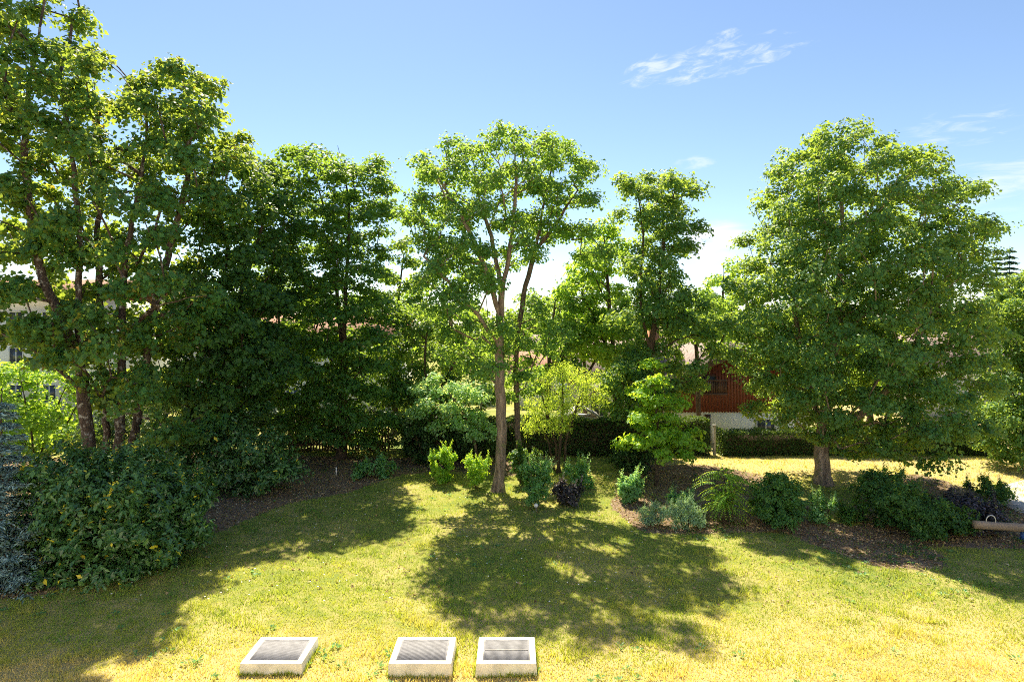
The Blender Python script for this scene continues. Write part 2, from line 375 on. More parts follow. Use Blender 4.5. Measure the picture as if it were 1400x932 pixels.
patch = .38 * vnoise(x, y, 3.1, 1) + .32 * vnoise(x, y, .9, 2) + .3 * vnoise(x, y, .28, 3)
patch = np.clip((patch - .5) * 2.0 + .5, 0, 1)
dry = np.clip(0.72 * patch + 0.12 * r.random(n) + 0.2 * np.clip((15 - y) / 4, 0, 1) + .35 * np.clip((12.6 - y) / 1.6, 0, 1) - 0.08 * tuft - .10 * np.clip((y - 12.5) / 3, 0, 1) + .4 * np.clip((y - 22.5) / 3, 0, 1) * np.clip((x - 4) / 3, 0, 1), 0, 1)
kv, kt = [], []
for a_, b_ in BOXES:
    m_ = 1500; e = r.random(m_) * 2 * (b_ - a_ + BY1 - BY0); w_, h_ = b_ - a_, BY1 - BY0
    ex = np.where(e < w_, a_ + e, np.where(e < w_ + h_, b_ + .03, np.where(e < 2 * w_ + h_, a_ + e - w_ - h_, a_ - .03)))
    ey = np.where(e < w_, BY0 - .03, np.where(e < w_ + h_, BY0 + e - w_, np.where(e < 2 * w_ + h_, BY1 + .03, BY0 + e - 2 * w_ - h_)))
    ex = ex + r.normal(size=m_) * .012; ey = ey + r.normal(size=m_) * .012
    hh = (.03 + .11 * r.random(m_) ** 2) * (.5 + vnoise(ex, ey, .12, 17)); aa = r.random(m_) * 6.28; a3 = r.random(m_) * 6.28
    q = np.stack([ex, ey, ground_z(ex, ey) - .005], -1); sq = np.stack([np.cos(aa), np.sin(aa), 0 * aa], -1) * .008
    kv.append(np.stack([q - sq, q + sq, q + np.stack([np.cos(a3) * hh * .4, np.sin(a3) * hh * .4, hh], -1)], 1).reshape(-1, 3)); kt.append(r.random(m_) * .7)
v = np.concatenate([v] + kv); dry = np.concatenate([dry] + kt); n = len(dry)
o = mesh('lawn_grass', v, np.arange(3 * n).reshape(-1, 3), M['grass'], tint=np.repeat(dry, 3))
tag(o, 'short sunlit yellow green grass growing over the lawn', 'grass', kind='stuff')
# fallen leaves on the beds
N = 70000
y = 13 + 17 * r.random(N); x = (r.random(N) * 2 - 1) * (y * 0.9)
k = bed_at(x, y) > 0.5
k |= (r.random(N) < 0.05) & (y > 14)
x, y = x[k], y[k]; n = len(x)
c = np.stack([x, y, ground_z(x, y) + 0.015 + 0.01 * r.random(n)], -1)
ax = np.stack([r.normal(size=n), r.normal(size=n), 0.25 * r.normal(size=n)], -1)
nm = np.stack([0.4 * r.normal(size=n), 0.4 * r.normal(size=n), np.ones(n)], -1)
L = 0.04 + 0.07 * r.random(n)
v, f = leaf_geo(c, ax, nm, L, L * 0.65)
o = mesh('leaf_litter', v, f, M['litter'], tint=np.repeat(r.random(n), 4))
tag(o, 'brown fallen leaves scattered over the bare shaded beds', 'leaves', kind='stuff')
# small daisies in the shaded lawn
N = 600
y = 14 + 13 * r.random(N); x = (r.random(N) * 2 - 1) * (y * 0.85); k = x < 4
x, y = x[k], y[k]; n = len(x)
c = np.stack([x, y, ground_z(x, y) + 0.06], -1)
ax = np.stack([r.normal(size=n), r.normal(size=n), 0 * x], -1); nm = np.stack([.3 * r.normal(size=n), -.4 + 0 * x, np.ones(n)], -1)
v, f = leaf_geo(c, ax, nm, 0.03 + 0.02 * r.random(n), np.full(n, .035), 0, 0)
o = mesh('daisies', v, f, M['daisy'])
tag(o, 'tiny white daisies dotted through the shaded grass', 'daisies', kind='stuff')
# broad leaved weeds in the turf
n0 = 420
wy = 9.5 + 16 * r.random(n0) ** 1.4; wx = (r.random(n0) * 2 - 1) * (wy * .88)
k = vnoise(wx, wy, 2.2, 7) > .45; wx, wy = wx[k], wy[k]; n0 = len(wx); q = 9
ang = r.random((n0, q)) * 6.28; rad = .03 + .09 * r.random((n0, q)) ** .7
x = (wx[:, None] + np.cos(ang) * rad).ravel(); y = (wy[:, None] + np.sin(ang) * rad).ravel(); n = len(x)
c = np.stack([x, y, ground_z(x, y) + .035 + .03 * r.random(n)], -1)
ax = np.stack([np.cos(ang).ravel(), np.sin(ang).ravel(), .5 + .3 * r.random(n)], -1); nm = np.stack([.2 * r.normal(size=n), .2 * r.normal(size=n), np.ones(n)], -1)
L = .05 + .06 * r.random(n)
v, f = leaf_geo(c, ax, nm, L, L * .55)
o = mesh('lawn_weeds', v, f, M['paleleaf'], tint=np.repeat(r.random(n) * .7, 4))
tag(o, 'small broad leaved weeds and clover dotted through the turf', 'weeds', kind='stuff')
n0 = 1500
wy = 13 + 17 * r.random(n0); wx = (r.random(n0) * 2 - 1) * (wy * .88)
k = (bed_at(wx, wy) > .5) & (vnoise(wx, wy, 1.6, 9) > .5); wx, wy = wx[k], wy[k]; n0 = len(wx); q = 16
ang = r.random((n0, q)) * 6.28; rad = .03 + .2 * r.random((n0, q)) ** .8
x = (wx[:, None] + np.cos(ang) * rad).ravel(); y = (wy[:, None] + np.sin(ang) * rad).ravel(); n = len(x)
c = np.stack([x, y, ground_z(x, y) + .03 + .14 * r.random(n) ** 1.5], -1)
ax = np.stack([np.cos(ang).ravel(), np.sin(ang).ravel(), .4 + .5 * r.random(n)], -1); nm = np.stack([.3 * r.normal(size=n), .3 * r.normal(size=n), np.ones(n)], -1)
L = .05 + .06 * r.random(n)
v, f = leaf_geo(c, ax, nm, L, L * .6)
o = mesh('ground_cover', v, f, M['dark'], tint=np.repeat(r.random(n), 4))
tag(o, 'low green ground cover creeping over the leaf littered beds', 'ground cover', kind='stuff')
# gravel path at the far right
pp = [GP(*q) for q in [(1356, 676), (1372, 664), (1400, 656), (1470, 650), (1560, 660), (1560, 720), (1440, 712), (1388, 700)]]
o = MB().poly([(q[0], q[1], q[2] + 0.02) for q in pp]).build('path', M['gravel']); tag(o, kind='structure')

# ------------------------------------------------------------------ trees
def smooth_line(pts, step, jit, r):
    pts = np.asarray(pts, float)
    seg = np.linalg.norm(np.diff(pts, axis=0), axis=1); s = np.concatenate([[0], np.cumsum(seg)])
    n = max(3, int(s[-1] / step) + 1); t = np.linspace(0, s[-1], n)
    out = np.stack([np.interp(t, s, pts[:, i]) for i in range(3)], -1)
    for _ in range(2): out[1:-1] = (out[:-2] + 2 * out[1:-1] + out[2:]) / 4
    out[1:] += r.normal(size=(n - 1, 3)) * jit
    return out
class Skel:
    def __init__(s, cap=60000):
        s.p = np.zeros((cap, 3)); s.par = np.full(cap, -1); s.pl = np.zeros(cap); s.cnt = np.zeros(cap); s.n = 0
        s.trunk, s.branch = [], []
        s.ok = np.zeros(cap, bool)
    def add(s, p, par, ok=True):
        i = s.n; s.p[i] = p; s.par[i] = par; s.ok[i] = ok
        s.pl[i] = 0 if par < 0 else s.pl[par] + np.linalg.norm(p - s.p[par]); s.n += 1; return i
    def add_trunk(s, pts, clear):
        par = -1
        if s.n:
            d = np.linalg.norm(s.p[:s.n] - pts[0], axis=1)
            if d.min() < 0.45 and pts[0][2] > 0.6: par = int(d.argmin())
        ch = [] if par < 0 else [par]
        z0 = pts[0][2]
        for i, q in enumerate(pts):
            par = s.add(q, par, q[2] > clear); ch.append(par)
        s.cnt[par] += 3
        s.trunk.append(ch)
    def attach(s, c, r, wpl=0.30, wz=0.7, step=0.55):
        pts = s.p[:s.n]; d = np.linalg.norm(pts - c, axis=1)
        cost = d + wpl * s.pl[:s.n] + wz * np.maximum(0, pts[:, 2] - c[2] + 0.15 * d) + np.where(s.ok[:s.n], 0, 50)
        i = int(cost.argmin()); L = d[i]
        m_ = max(1, int(L / step)); ch = [i]; a = s.p[i].copy(); par = i
        for k in range(1, m_ + 1):
            t = k / m_
            q = a + (c - a) * t + (np.array([0, 0, 1]) * 0.10 * L * math.sin(math.pi * t) + r.normal(size=3) * 0.05 * L * (0 if k == m_ else 0.6))
            par = s.add(q, par); ch.append(par)
        s.cnt[par] += 1; s.branch.append(ch)
    def radii(s, Rb, power=0.5, rmin=0.010):
        c = s.cnt[:s.n].copy()
        for i in range(s.n - 1, -1, -1):
            if s.par[i] >= 0: c[s.par[i]] += c[i]
        roots = [i for i in range(s.n) if s.par[i] < 0]
        mx = max(c[i] for i in roots)
        return np.maximum(rmin, Rb * (c / mx) ** power)
def noise3(seed):
    r = rng(seed); k = r.normal(size=(10, 3)); ph = r.random(10) * 6.28
    def f(p, s): return np.sin((p / s) @ k.T + ph).mean(1) * 1.6
    return f
def thin(pts, spacing):
    keep = np.zeros((len(pts), 3)); n = 0
    for q in pts:
        if n == 0 or np.linalg.norm(keep[:n] - q, axis=1).min() > spacing:
            keep[n] = q; n += 1
    return keep[:n]
def crown_points(lobes, d, seed, spacing, depth, cx, hw, holes=0.0, shell=0.5, bough=None, nb=9, bflat=0.7, brad=0.6):
    """spray centres, gathered into boughs, inside lobes traced at distance d and rounded off through the crown's depth"""
    r = rng(seed); s = d / F; out = []; bough = bough or spacing * 2
    wsum = sum(l[2] * l[3] for l in lobes)
    cen = sum(P(l[0], l[1], d) * l[2] * l[3] for l in lobes) / wsum
    for lb in lobes:
        px, py, rx, rz = lb[:4]; dens = lb[4] if len(lb) > 4 else 1.0
        c0 = P(px, py, d); ax, az = rx * s, rz * s
        rho = min(1, abs(px - cx) / hw); half = depth * math.sqrt(max(0.06, 1 - rho * rho))
        ay = min(max(0.7 * max(ax, az), 0.5), max(half, 0.5))
        off = max(0, half - ay)
        no = 1 if off < 0.3 else (3 if off < 2 * ay else 5)
        for o_ in (np.linspace(-off, off, no) if no > 1 else [0]):
            k = math.sqrt(1 - 0.7 * (o_ / (depth + 1e-6)) ** 2)
            c1 = cen + (c0 - cen) * k
            sh = 0.35 + 0.65 * k
            vol = 4.19 * ax * ay * az * sh * sh
            n = max(3, int(vol / (bough ** 3) * 4 * dens))
            v = unit(r.normal(size=(n, 3))); rr = (shell + (1 - shell) * r.random(n)) ** 0.6
            q = v * rr[:, None] * np.maximum(np.array([ax * sh, ay, az * sh]) - bough * 0.3, 0.05) + c1 + np.array([0, o_, 0])
            out.append(q)
    pts = np.concatenate(out); pts = pts[r.permutation(len(pts))]
    if holes > 0:
        nf = noise3(seed + 91); pts = pts[nf(pts, 1.5) > -0.75 + holes]
    bc = thin(pts, bough)
    m_ = len(bc) * nb
    off = unit(r.normal(size=(m_, 3))) * (r.random(m_) ** 0.4)[:, None] * (bough * brad * np.repeat(0.7 + 0.6 * r.random(len(bc)), nb))[:, None]
    off[:, 2] *= bflat
    off[:, 2] -= 0.25 * (off[:, 0] ** 2 + off[:, 1] ** 2) / bough
    return np.repeat(bc, nb, 0) + off, np.repeat(bc, nb, 0)
def leaves_at(cl, r, per, L, W, cr, flat, center, up=0.9, outw=0.5, rnd=0.7, droop=0.25, tvar=0.35, fold=0.18, bcs=None):
    n = len(cl) * per
    cid = np.repeat(np.arange(len(cl)), per)
    off = r.normal(size=(n, 3)); off = unit(off) * (r.random(n) ** 0.45)[:, None]
    scale = (cr * (0.75 + 0.5 * r.random(len(cl))))[cid]
    off = off * scale[:, None] * np.array([1, 1, flat])
    # each spray tilts its own way
    tx, ty = r.normal(size=(2, len(cl))) * 0.22
    off[:, 2] += off[:, 0] * tx[cid] + off[:, 1] * ty[cid] - droop * (off[:, 0] ** 2 + off[:, 1] ** 2) / (scale + 1e-6)
    c = cl[cid] + off
    out = unit(c - center); o2 = unit(off)
    bo = unit(c - bcs[cid] + np.array([0, 0, .1])) * 0.7 if bcs is not None else 0
    nrm = unit(np.array([0, 0, 1.0]) * up + out * outw + bo + r.normal(size=(n, 3)) * rnd)
    axis = o2 * 0.8 + r.normal(size=(n, 3)) * 0.6 + np.array([0, 0, -droop])
    axis -= nrm * (axis * nrm).sum(1)[:, None]
    Ls = 1.12 * L * (0.5 + 0.9 * r.random(n)); Ws = 1.3 * Ls * (W / L)
    v, f = leaf_geo(c, axis, nrm, Ls, Ws, fold)
    ct = r.random(len(cl))
    t = np.clip(tvar * ct[cid] + (1 - tvar) * r.random(n), 0, 1)
    return v, f, np.repeat(t, 4)
def tree(name, label, cat, d, trunks, Rb, lobes, cx, hw, depth, mat, bark, seed, spacing=0.6, per=26, L=0.17, W=0.11, cr=0.5,
         flat=0.6, clear=1.8, group=None, holes=0.0, shell=0.5, droop=0.25, up=0.9, outw=0.5, rnd=0.7, wz=0.7, wpl=0.3, tvar=0.35, base_px=None, flare=1.0, bough=None, nb=9, bflat=0.65, brad=0.52):
    r = rng(seed)
    bx = base_px or trunks[0][0]
    base = P(bx[0], bx[1], d); base[2] = float(ground_z(base[0], d))
    root = empty(name, tuple(base), label, cat, group)
    sk = Skel()
    for tr in trunks:
        pts = [P(q[0], q[1], d + (q[2] if len(q) > 2 else 0)) for q in tr]
        if tr[0][1] > 600 and abs(pts[0][2] - base[2]) < 1.5:
            pts[0][2] = float(ground_z(pts[0][0], pts[0][1])) - 0.05
        sk.add_trunk(smooth_line(pts, 0.4, 0.02, r), clear + base[2])
    cl, bcs = crown_points(lobes, d, seed, spacing, depth, cx, hw, holes, shell, bough or spacing * 1.9, nb, bflat, brad)
    tp = sk.p[:sk.n][sk.ok[:sk.n]]
    dist = np.array([np.linalg.norm(tp - c, axis=1).min() for c in cl])
    for i in np.argsort(dist): sk.attach(cl[i], r, wpl, wz)
    rad = sk.radii(Rb)
    sid = np.full(sk.n, -1)                       # which stem every node belongs to
    for k, t in enumerate(sk.trunk): sid[[q for q in t if sid[q] < 0]] = k
    for q in range(sk.n):
        if sid[q] < 0: sid[q] = sid[sk.par[q]]
    for k, t in enumerate(sk.trunk):
        rr = rad[t].copy(); pz = sk.p[t]; main = sk.par[t[0]] < 0
        if main: rr = rr * (1 + 0.55 * flare * np.exp(-(pz[:, 2] - pz[0, 2]) / 0.28))
        else: rr[0] = min(rr[0], rr[1] * 1.1)
        ch = [(pz, rr, 12)]
        for b in sk.branch:
            if sid[b[0]] != k: continue
            rr = rad[b].copy(); rr[0] = min(rr[0], rr[1] * 1.25)
            ch.append((sk.p[b], rr, 8 if rr[0] > 0.06 else (5 if rr[0] > 0.025 else 3)))
        v, f = tubes(ch); mesh('trunk' if main else 'limb', v, f, bark, root, smooth=True)
    cen = cl.mean(0) - np.array([0, 0, 1.0])
    v, f, t = leaves_at(cl, r, per, L, W, cr, flat, cen, up, outw, rnd, droop, tvar, bcs=bcs)
    mesh('crown', v, f, mat, root, tint=t)
    print(name, label[:30], 'leaves', len(f) // 2, 'boughs', len(cl) // nb)
    return root

T_G = 'tall trees standing round the lawn'
tree('maple_tree', 'tall lichen patched maple at the far left, leaning out of the frame', 'tree', 20.0,
     [[(126, 712), (121, 600), (114, 520), (92, 450), (60, 390), (42, 310), (32, 200), (42, 100), (62, 0), (60, -80)],
      [(114, 520), (106, 440, .4), (110, 330, .6), (98, 200, .5), (80, 100, .4)],
      [(116, 540), (80, 500, -.5), (30, 470, -.9), (-30, 440, -1.2)]], 0.19,
     [(32, 60, 55, 70), (15, 160, 50, 60), (60, 200, 40, 50), (60, 280, 45, 50), (85, 330, 40, 40), (40, -60, 70, 60), (5, 260, 35, 40, .7), (-40, 100, 40, 60, .6),
      (-5, 350, 30, 25, .5), (70, 425, 40, 16, .7), (5, 425, 35, 18, .6), (30, 470, 40, 14, .7), (60, 445, 50, 18), (95, 480, 30, 16), (20, 400, 36, 16, .7), (-60, 300, 30, 40, .5)],
     10, 110, 2.8, M['maple'], M['barklichen'], 11, spacing=0.58, per=36, L=0.132, W=0.118, cr=0.46, flat=0.55, droop=0.5, clear=3.0, holes=0.40, shell=.75, nb=10, group=T_G)
tree('maple_tree', 'broad maple with three lichen spotted stems, right of the leaning maple', 'tree', 21.0,
     [[(160, 700), (163, 590), (168, 470), (166, 380), (186, 280), (202, 180), (192, 95)],
      [(146, 700, .4), (145, 560, .4), (138, 460, .5), (134, 330, .6), (140, 220, .4), (128, 110, .2)],
      [(168, 700, 1.0), (190, 560, 1.0), (205, 440, 1.0), (235, 330, .9), (262, 220, .6), (250, 120, .4)],
      [(166, 470), (195, 430, -.8), (232, 410, -1.4), (285, 405, -1.8)]], 0.16,
     [(108, 62, 30, 26, .8), (138, 105, 42, 45), (185, 98, 38, 48), (245, 115, 45, 48), (285, 140, 35, 45), (180, 190, 85, 60), (275, 210, 58, 60), (125, 220, 40, 50),
      (95, 285, 40, 35), (225, 300, 75, 60), (300, 290, 38, 50), (150, 340, 55, 45), (105, 330, 50, 35), (235, 375, 55, 30), (262, 345, 45, 30), (195, 470, 45, 22), (212, 530, 26, 38, .8), (160, 425, 45, 30, .7),
      (255, 590, 22, 10, .7), (310, 210, 20, 35), (195, 520, 46, 26), (130, 470, 46, 28, .8), (235, 440, 56, 34), (150, 540, 40, 20, .6), (280, 400, 40, 34)],
     190, 140, 3.4, M['maple'], M['barklichen'], 12, spacing=0.60, per=36, L=0.132, W=0.118, cr=0.46, flat=0.55, droop=0.5, clear=3.0, holes=0.36, shell=.75, nb=10, group=T_G)
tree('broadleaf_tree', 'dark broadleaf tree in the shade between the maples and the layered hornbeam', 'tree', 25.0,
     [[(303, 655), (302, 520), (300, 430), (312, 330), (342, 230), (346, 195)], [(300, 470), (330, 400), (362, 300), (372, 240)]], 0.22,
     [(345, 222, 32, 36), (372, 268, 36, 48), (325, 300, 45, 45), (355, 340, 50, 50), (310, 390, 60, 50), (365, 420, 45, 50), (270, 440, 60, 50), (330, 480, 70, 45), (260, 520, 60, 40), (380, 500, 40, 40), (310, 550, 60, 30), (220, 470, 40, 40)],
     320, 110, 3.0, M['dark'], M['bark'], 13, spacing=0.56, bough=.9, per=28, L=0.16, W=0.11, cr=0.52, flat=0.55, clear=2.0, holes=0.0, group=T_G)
tree('hornbeam_tree', 'large hornbeam with flat layered dark green sprays, left of the thin centre oak', 'tree', 29.0,
     [[(466, 628), (470, 560), (470, 460), (475, 360), (478, 270), (462, 200)], [(470, 500), (462, 420, .4), (456, 330, .5), (430, 240, .4)]], 0.21,
     [(440, 212, 36, 26, .8), (495, 222, 36, 28, .8), (524, 248, 24, 22, .8), (405, 262, 40, 32), (465, 275, 60, 34), (408, 200, 10, 14, .7), (520, 290, 22, 16, .6), (420, 330, 62, 34), (500, 350, 44, 30), (405, 395, 64, 32), (490, 410, 56, 30),
      (400, 460, 66, 32), (490, 470, 62, 30), (400, 520, 70, 28), (480, 530, 74, 28), (440, 575, 76, 24), (520, 500, 36, 30), (530, 420, 24, 24), (530, 565, 30, 20), (450, 365, 60, 30), (450, 430, 66, 30), (445, 490, 70, 30), (455, 545, 80, 28), (480, 595, 66, 16), (455, 300, 60, 34), (380, 350, 40, 40), (375, 430, 40, 40)],
     460, 105, 3.0, M['hornbeam'], M['bark'], 14, spacing=0.54, per=30, L=0.16, W=0.10, cr=0.62, flat=0.22, droop=0.25, up=1.2, outw=0.3, rnd=0.55, clear=2.0, holes=0.08, wz=0.3, bflat=.6, brad=.6, group=T_G)
tree('broadleaf_tree', 'slender light green tree behind the thin centre oak and left of its trunk', 'tree', 40.0,
     [[(607, 592), (605, 500), (607, 390), (600, 290)], [(607, 470), (625, 400), (640, 350)]], 0.13,
     [(600, 295, 36, 30, .8), (578, 345, 36, 34), (622, 360, 42, 36), (590, 410, 42, 34), (636, 430, 42, 34), (585, 470, 42, 30), (625, 500, 46, 30), (560, 430, 24, 24, .7)],
     605, 60, 2.0, M['light'], M['bark'], 15, spacing=0.7, per=20, L=0.17, W=0.12, cr=0.55, flat=0.5, clear=3.0, holes=0.3, group=T_G)
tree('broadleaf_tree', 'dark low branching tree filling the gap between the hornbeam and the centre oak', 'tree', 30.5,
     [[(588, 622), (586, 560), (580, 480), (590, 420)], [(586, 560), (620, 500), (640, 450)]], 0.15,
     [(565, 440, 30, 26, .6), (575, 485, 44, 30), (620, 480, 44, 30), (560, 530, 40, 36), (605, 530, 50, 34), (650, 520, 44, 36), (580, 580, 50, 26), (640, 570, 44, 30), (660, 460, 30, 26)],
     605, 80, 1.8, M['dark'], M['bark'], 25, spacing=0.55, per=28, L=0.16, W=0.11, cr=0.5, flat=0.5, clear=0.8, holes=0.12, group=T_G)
tree('broadleaf_tree', 'bushy tree behind the forked maple, its leaves just above the willow', 'tree', 31.5,
     [[(748, 615), (748, 540), (752, 450), (760, 410)], [(748, 540), (725, 490), (715, 450)]], 0.13,
     [(720, 445, 24, 24, .7), (755, 425, 36, 24, .8), (725, 405, 20, 18, .7), (792, 405, 28, 20, .8), (735, 470, 44, 26), (780, 455, 36, 28), (760, 500, 40, 20, .7), (705, 500, 34, 30), (815, 440, 24, 26)],
     755, 75, 1.6, M['oak'], M['bark'], 26, spacing=0.55, per=26, L=0.15, W=0.1, cr=0.48, flat=0.5, clear=1.6, holes=0.2, group=T_G)
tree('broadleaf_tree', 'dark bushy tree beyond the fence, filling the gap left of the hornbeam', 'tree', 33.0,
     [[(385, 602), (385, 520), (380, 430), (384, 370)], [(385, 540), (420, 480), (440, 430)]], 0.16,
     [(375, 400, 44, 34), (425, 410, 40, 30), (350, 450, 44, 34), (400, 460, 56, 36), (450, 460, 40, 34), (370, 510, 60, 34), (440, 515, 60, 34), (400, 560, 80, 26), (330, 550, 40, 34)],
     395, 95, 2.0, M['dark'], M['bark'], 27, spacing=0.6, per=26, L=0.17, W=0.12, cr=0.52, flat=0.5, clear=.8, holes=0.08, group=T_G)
tree('broadleaf_tree', 'dark tree beyond the hedge, between the hornbeam and the slender light green tree', 'tree', 36.0,
     [[(540, 595), (541, 500), (545, 400), (552, 350)], [(541, 500), (570, 440), (590, 400)]], 0.16,
     [(548, 372, 24, 26, .8), (556, 335, 18, 20, .8), (575, 365, 26, 20, .8), (532, 385, 22, 24, .8), (570, 400, 34, 28), (530, 420, 34, 30), (560, 450, 44, 32), (600, 450, 36, 30), (540, 495, 46, 32), (590, 505, 46, 32), (630, 490, 30, 30), (560, 545, 60, 28)],
     570, 75, 2.0, M['oakdense'], M['bark'], 28, spacing=0.62, per=24, L=0.17, W=0.12, cr=0.52, flat=0.5, clear=.8, holes=0.14, group=T_G)
tree('broadleaf_tree', 'leafy tree beyond the hedge, before the house roof beside the narrow tall tree', 'tree', 35.0,
     [[(955, 598), (955, 520), (950, 440), (952, 400)], [(955, 520), (985, 470), (1000, 430)]], 0.13,
     [(950, 405, 26, 20, .8), (975, 425, 28, 24), (930, 430, 26, 22), (955, 452, 36, 18), (1000, 445, 28, 22), (990, 475, 26, 14, .8), (905, 455, 30, 16, .8), (1010, 412, 20, 18)],
     960, 70, 1.6, M['oak'], M['bark'], 29, spacing=0.55, per=26, L=0.16, W=0.11, cr=0.48, flat=0.5, clear=2.5, holes=0.1, group=T_G)
tree('broadleaf_tree', 'leafy tree beyond the hedge behind the willow, left of the narrow tall tree', 'tree', 35.5,
     [[(800, 595), (800, 520), (795, 440), (798, 380)], [(800, 520), (830, 460), (850, 420)]], 0.14,
     [(795, 385, 28, 22), (770, 415, 32, 24), (825, 405, 34, 26), (800, 440, 46, 26), (850, 440, 36, 28), (845, 490, 44, 26), (790, 475, 40, 18, .8), (870, 520, 34, 26), (840, 535, 24, 18, .6)],
     815, 75, 1.8, M['oakdense'], M['bark'], 30, spacing=0.58, per=26, L=0.16, W=0.11, cr=0.48, flat=0.5, clear=1.6, holes=0.12, group=T_G)
tree('broadleaf_tree', 'low pale leaved tree with a drooping clump just left of the centre oak trunk', 'tree', 27.4,
     [[(652, 632), (650, 600), (632, 560), (612, 535)], [(650, 600), (655, 565), (662, 540)]], 0.06,
     [(597, 560, 38, 24), (640, 570, 40, 22), (588, 530, 26, 20), (620, 535, 32, 24), (660, 585, 24, 12), (650, 535, 26, 22), (612, 578, 36, 14)],
     622, 66, 1.3, M['softleaf'], M['barkgrey'], 34, spacing=0.36, per=26, L=0.115, W=0.08, cr=0.38, flat=0.55, clear=0.9, holes=0.05, group=T_G)
tree('oak_tree', 'thin crowned oak in the centre, its grey leaning trunk rising straight from the sunlit lawn', 'tree', 23.5,
     [[(681, 671), (687, 590), (682, 500), (683, 420), (690, 375), (702, 310), (706, 240), (700, 180)],
      [(683, 430), (668, 380, -.3), (640, 310, -.6), (612, 260, -.6), (590, 230, -.5)],
      [(685, 400), (676, 340, .6), (655, 270, .9), (645, 205, .9)],
      [(682, 470), (660, 440, -.8), (625, 400, -1.2), (580, 350, -1.4)],
      ], 0.2,
     [(692, 192, 40, 24), (640, 208, 46, 26), (738, 194, 36, 26), (596, 236, 34, 26), (662, 240, 50, 28), (722, 240, 42, 28), (580, 285, 30, 26), (640, 290, 40, 24), (585, 330, 30, 22, .7), (640, 350, 46, 26, .8), (600, 375, 40, 24, .7),
      (695, 290, 36, 26, .6), (660, 395, 40, 28, .8), (720, 340, 30, 24, .5), (560, 290, 16, 16, .6), (610, 430, 40, 28, .7), (640, 450, 46, 32), (700, 465, 30, 34), (664, 510, 44, 30), (690, 545, 24, 30), (640, 480, 50, 30)],
     670, 130, 3.0, M['oak'], M['barkpale'], 16, spacing=0.46, nb=8, per=36, L=0.108, W=0.072, cr=0.42, flat=0.6, clear=2.6, holes=0.34, shell=0.6, group=T_G)
tree('maple_tree', 'forked maple just behind the centre oak, pale grey upper stem and crown to its right', 'tree', 25.0,
     [[(713, 657), (705, 540), (706, 470), (716, 400), (735, 330), (746, 260), (764, 195)],
      [(730, 345), (765, 300, -.4), (790, 260, -.5)]], 0.12,
     [(762, 212, 36, 26), (796, 218, 24, 28), (795, 262, 32, 28), (750, 262, 32, 28), (780, 315, 40, 20, .6), (812, 350, 26, 20, .6), (735, 300, 24, 20, .4), (745, 480, 36, 34, .8), (722, 520, 24, 24, .7), (735, 440, 24, 20, .6)],
     760, 70, 2.2, M['oak'], M['barkgrey'], 17, spacing=0.46, per=34, L=0.112, W=0.075, cr=0.44, flat=0.55, clear=3.0, holes=0.2, group=T_G)
tree('broadleaf_tree', 'narrow tall tree between the centre oak and the big round oak', 'tree', 27.0,
     [[(880, 640), (885, 540), (895, 430), (908, 340), (905, 250)], [(890, 480), (875, 420), (880, 330), (872, 260)]], 0.19,
     [(868, 254, 26, 22), (915, 244, 40, 22), (940, 285, 20, 30), (895, 290, 40, 26), (925, 325, 28, 28), (880, 350, 36, 26), (905, 395, 42, 34), (930, 445, 30, 34), (872, 435, 44, 34), (895, 495, 52, 34), (850, 515, 36, 34), (930, 515, 32, 26), (888, 545, 50, 28), (955, 470, 30, 28), (965, 430, 24, 22, .7), (860, 560, 40, 22)],
     900, 75, 2.4, M['oakdense'], M['bark'], 18, spacing=0.5, bough=.78, per=30, L=0.125, W=0.09, cr=0.46, flat=0.6, clear=2.2, holes=0.06, group=T_G)
tree('broadleaf_tree', 'shorter broadleaf tree tucked against the left side of the narrow tall tree', 'tree', 32.0,
     [[(842, 612), (842, 560), (838, 470), (830, 380), (825, 310)], [(840, 500), (815, 440), (795, 400)]], 0.16,
     [(825, 310, 26, 24), (812, 355, 36, 32), (850, 345, 26, 30), (792, 405, 36, 32), (838, 415, 40, 36), (800, 460, 40, 32), (840, 480, 40, 34), (780, 440, 24, 28)],
     820, 65, 2.2, M['light'], M['bark'], 19, spacing=0.55, bough=.9, per=24, L=0.15, W=0.11, cr=0.5, flat=0.55, clear=2.4, holes=0.2, group=T_G)
tree('broadleaf_tree', 'light green tree beyond the hedge, peeping out left of the big round oak', 'tree', 50.0,
     [[(990, 566), (990, 500), (988, 420), (990, 360)]], 0.16,
     [(1000, 370, 28, 20), (975, 395, 28, 26), (1010, 410, 36, 34), (965, 440, 34, 28), (1010, 460, 40, 30), (985, 480, 30, 18)],
     990, 55, 2.2, M['light'], M['bark'], 20, spacing=0.7, per=24, L=0.19, W=0.14, cr=0.58, flat=0.5, clear=3.0, holes=0.15, group=T_G)
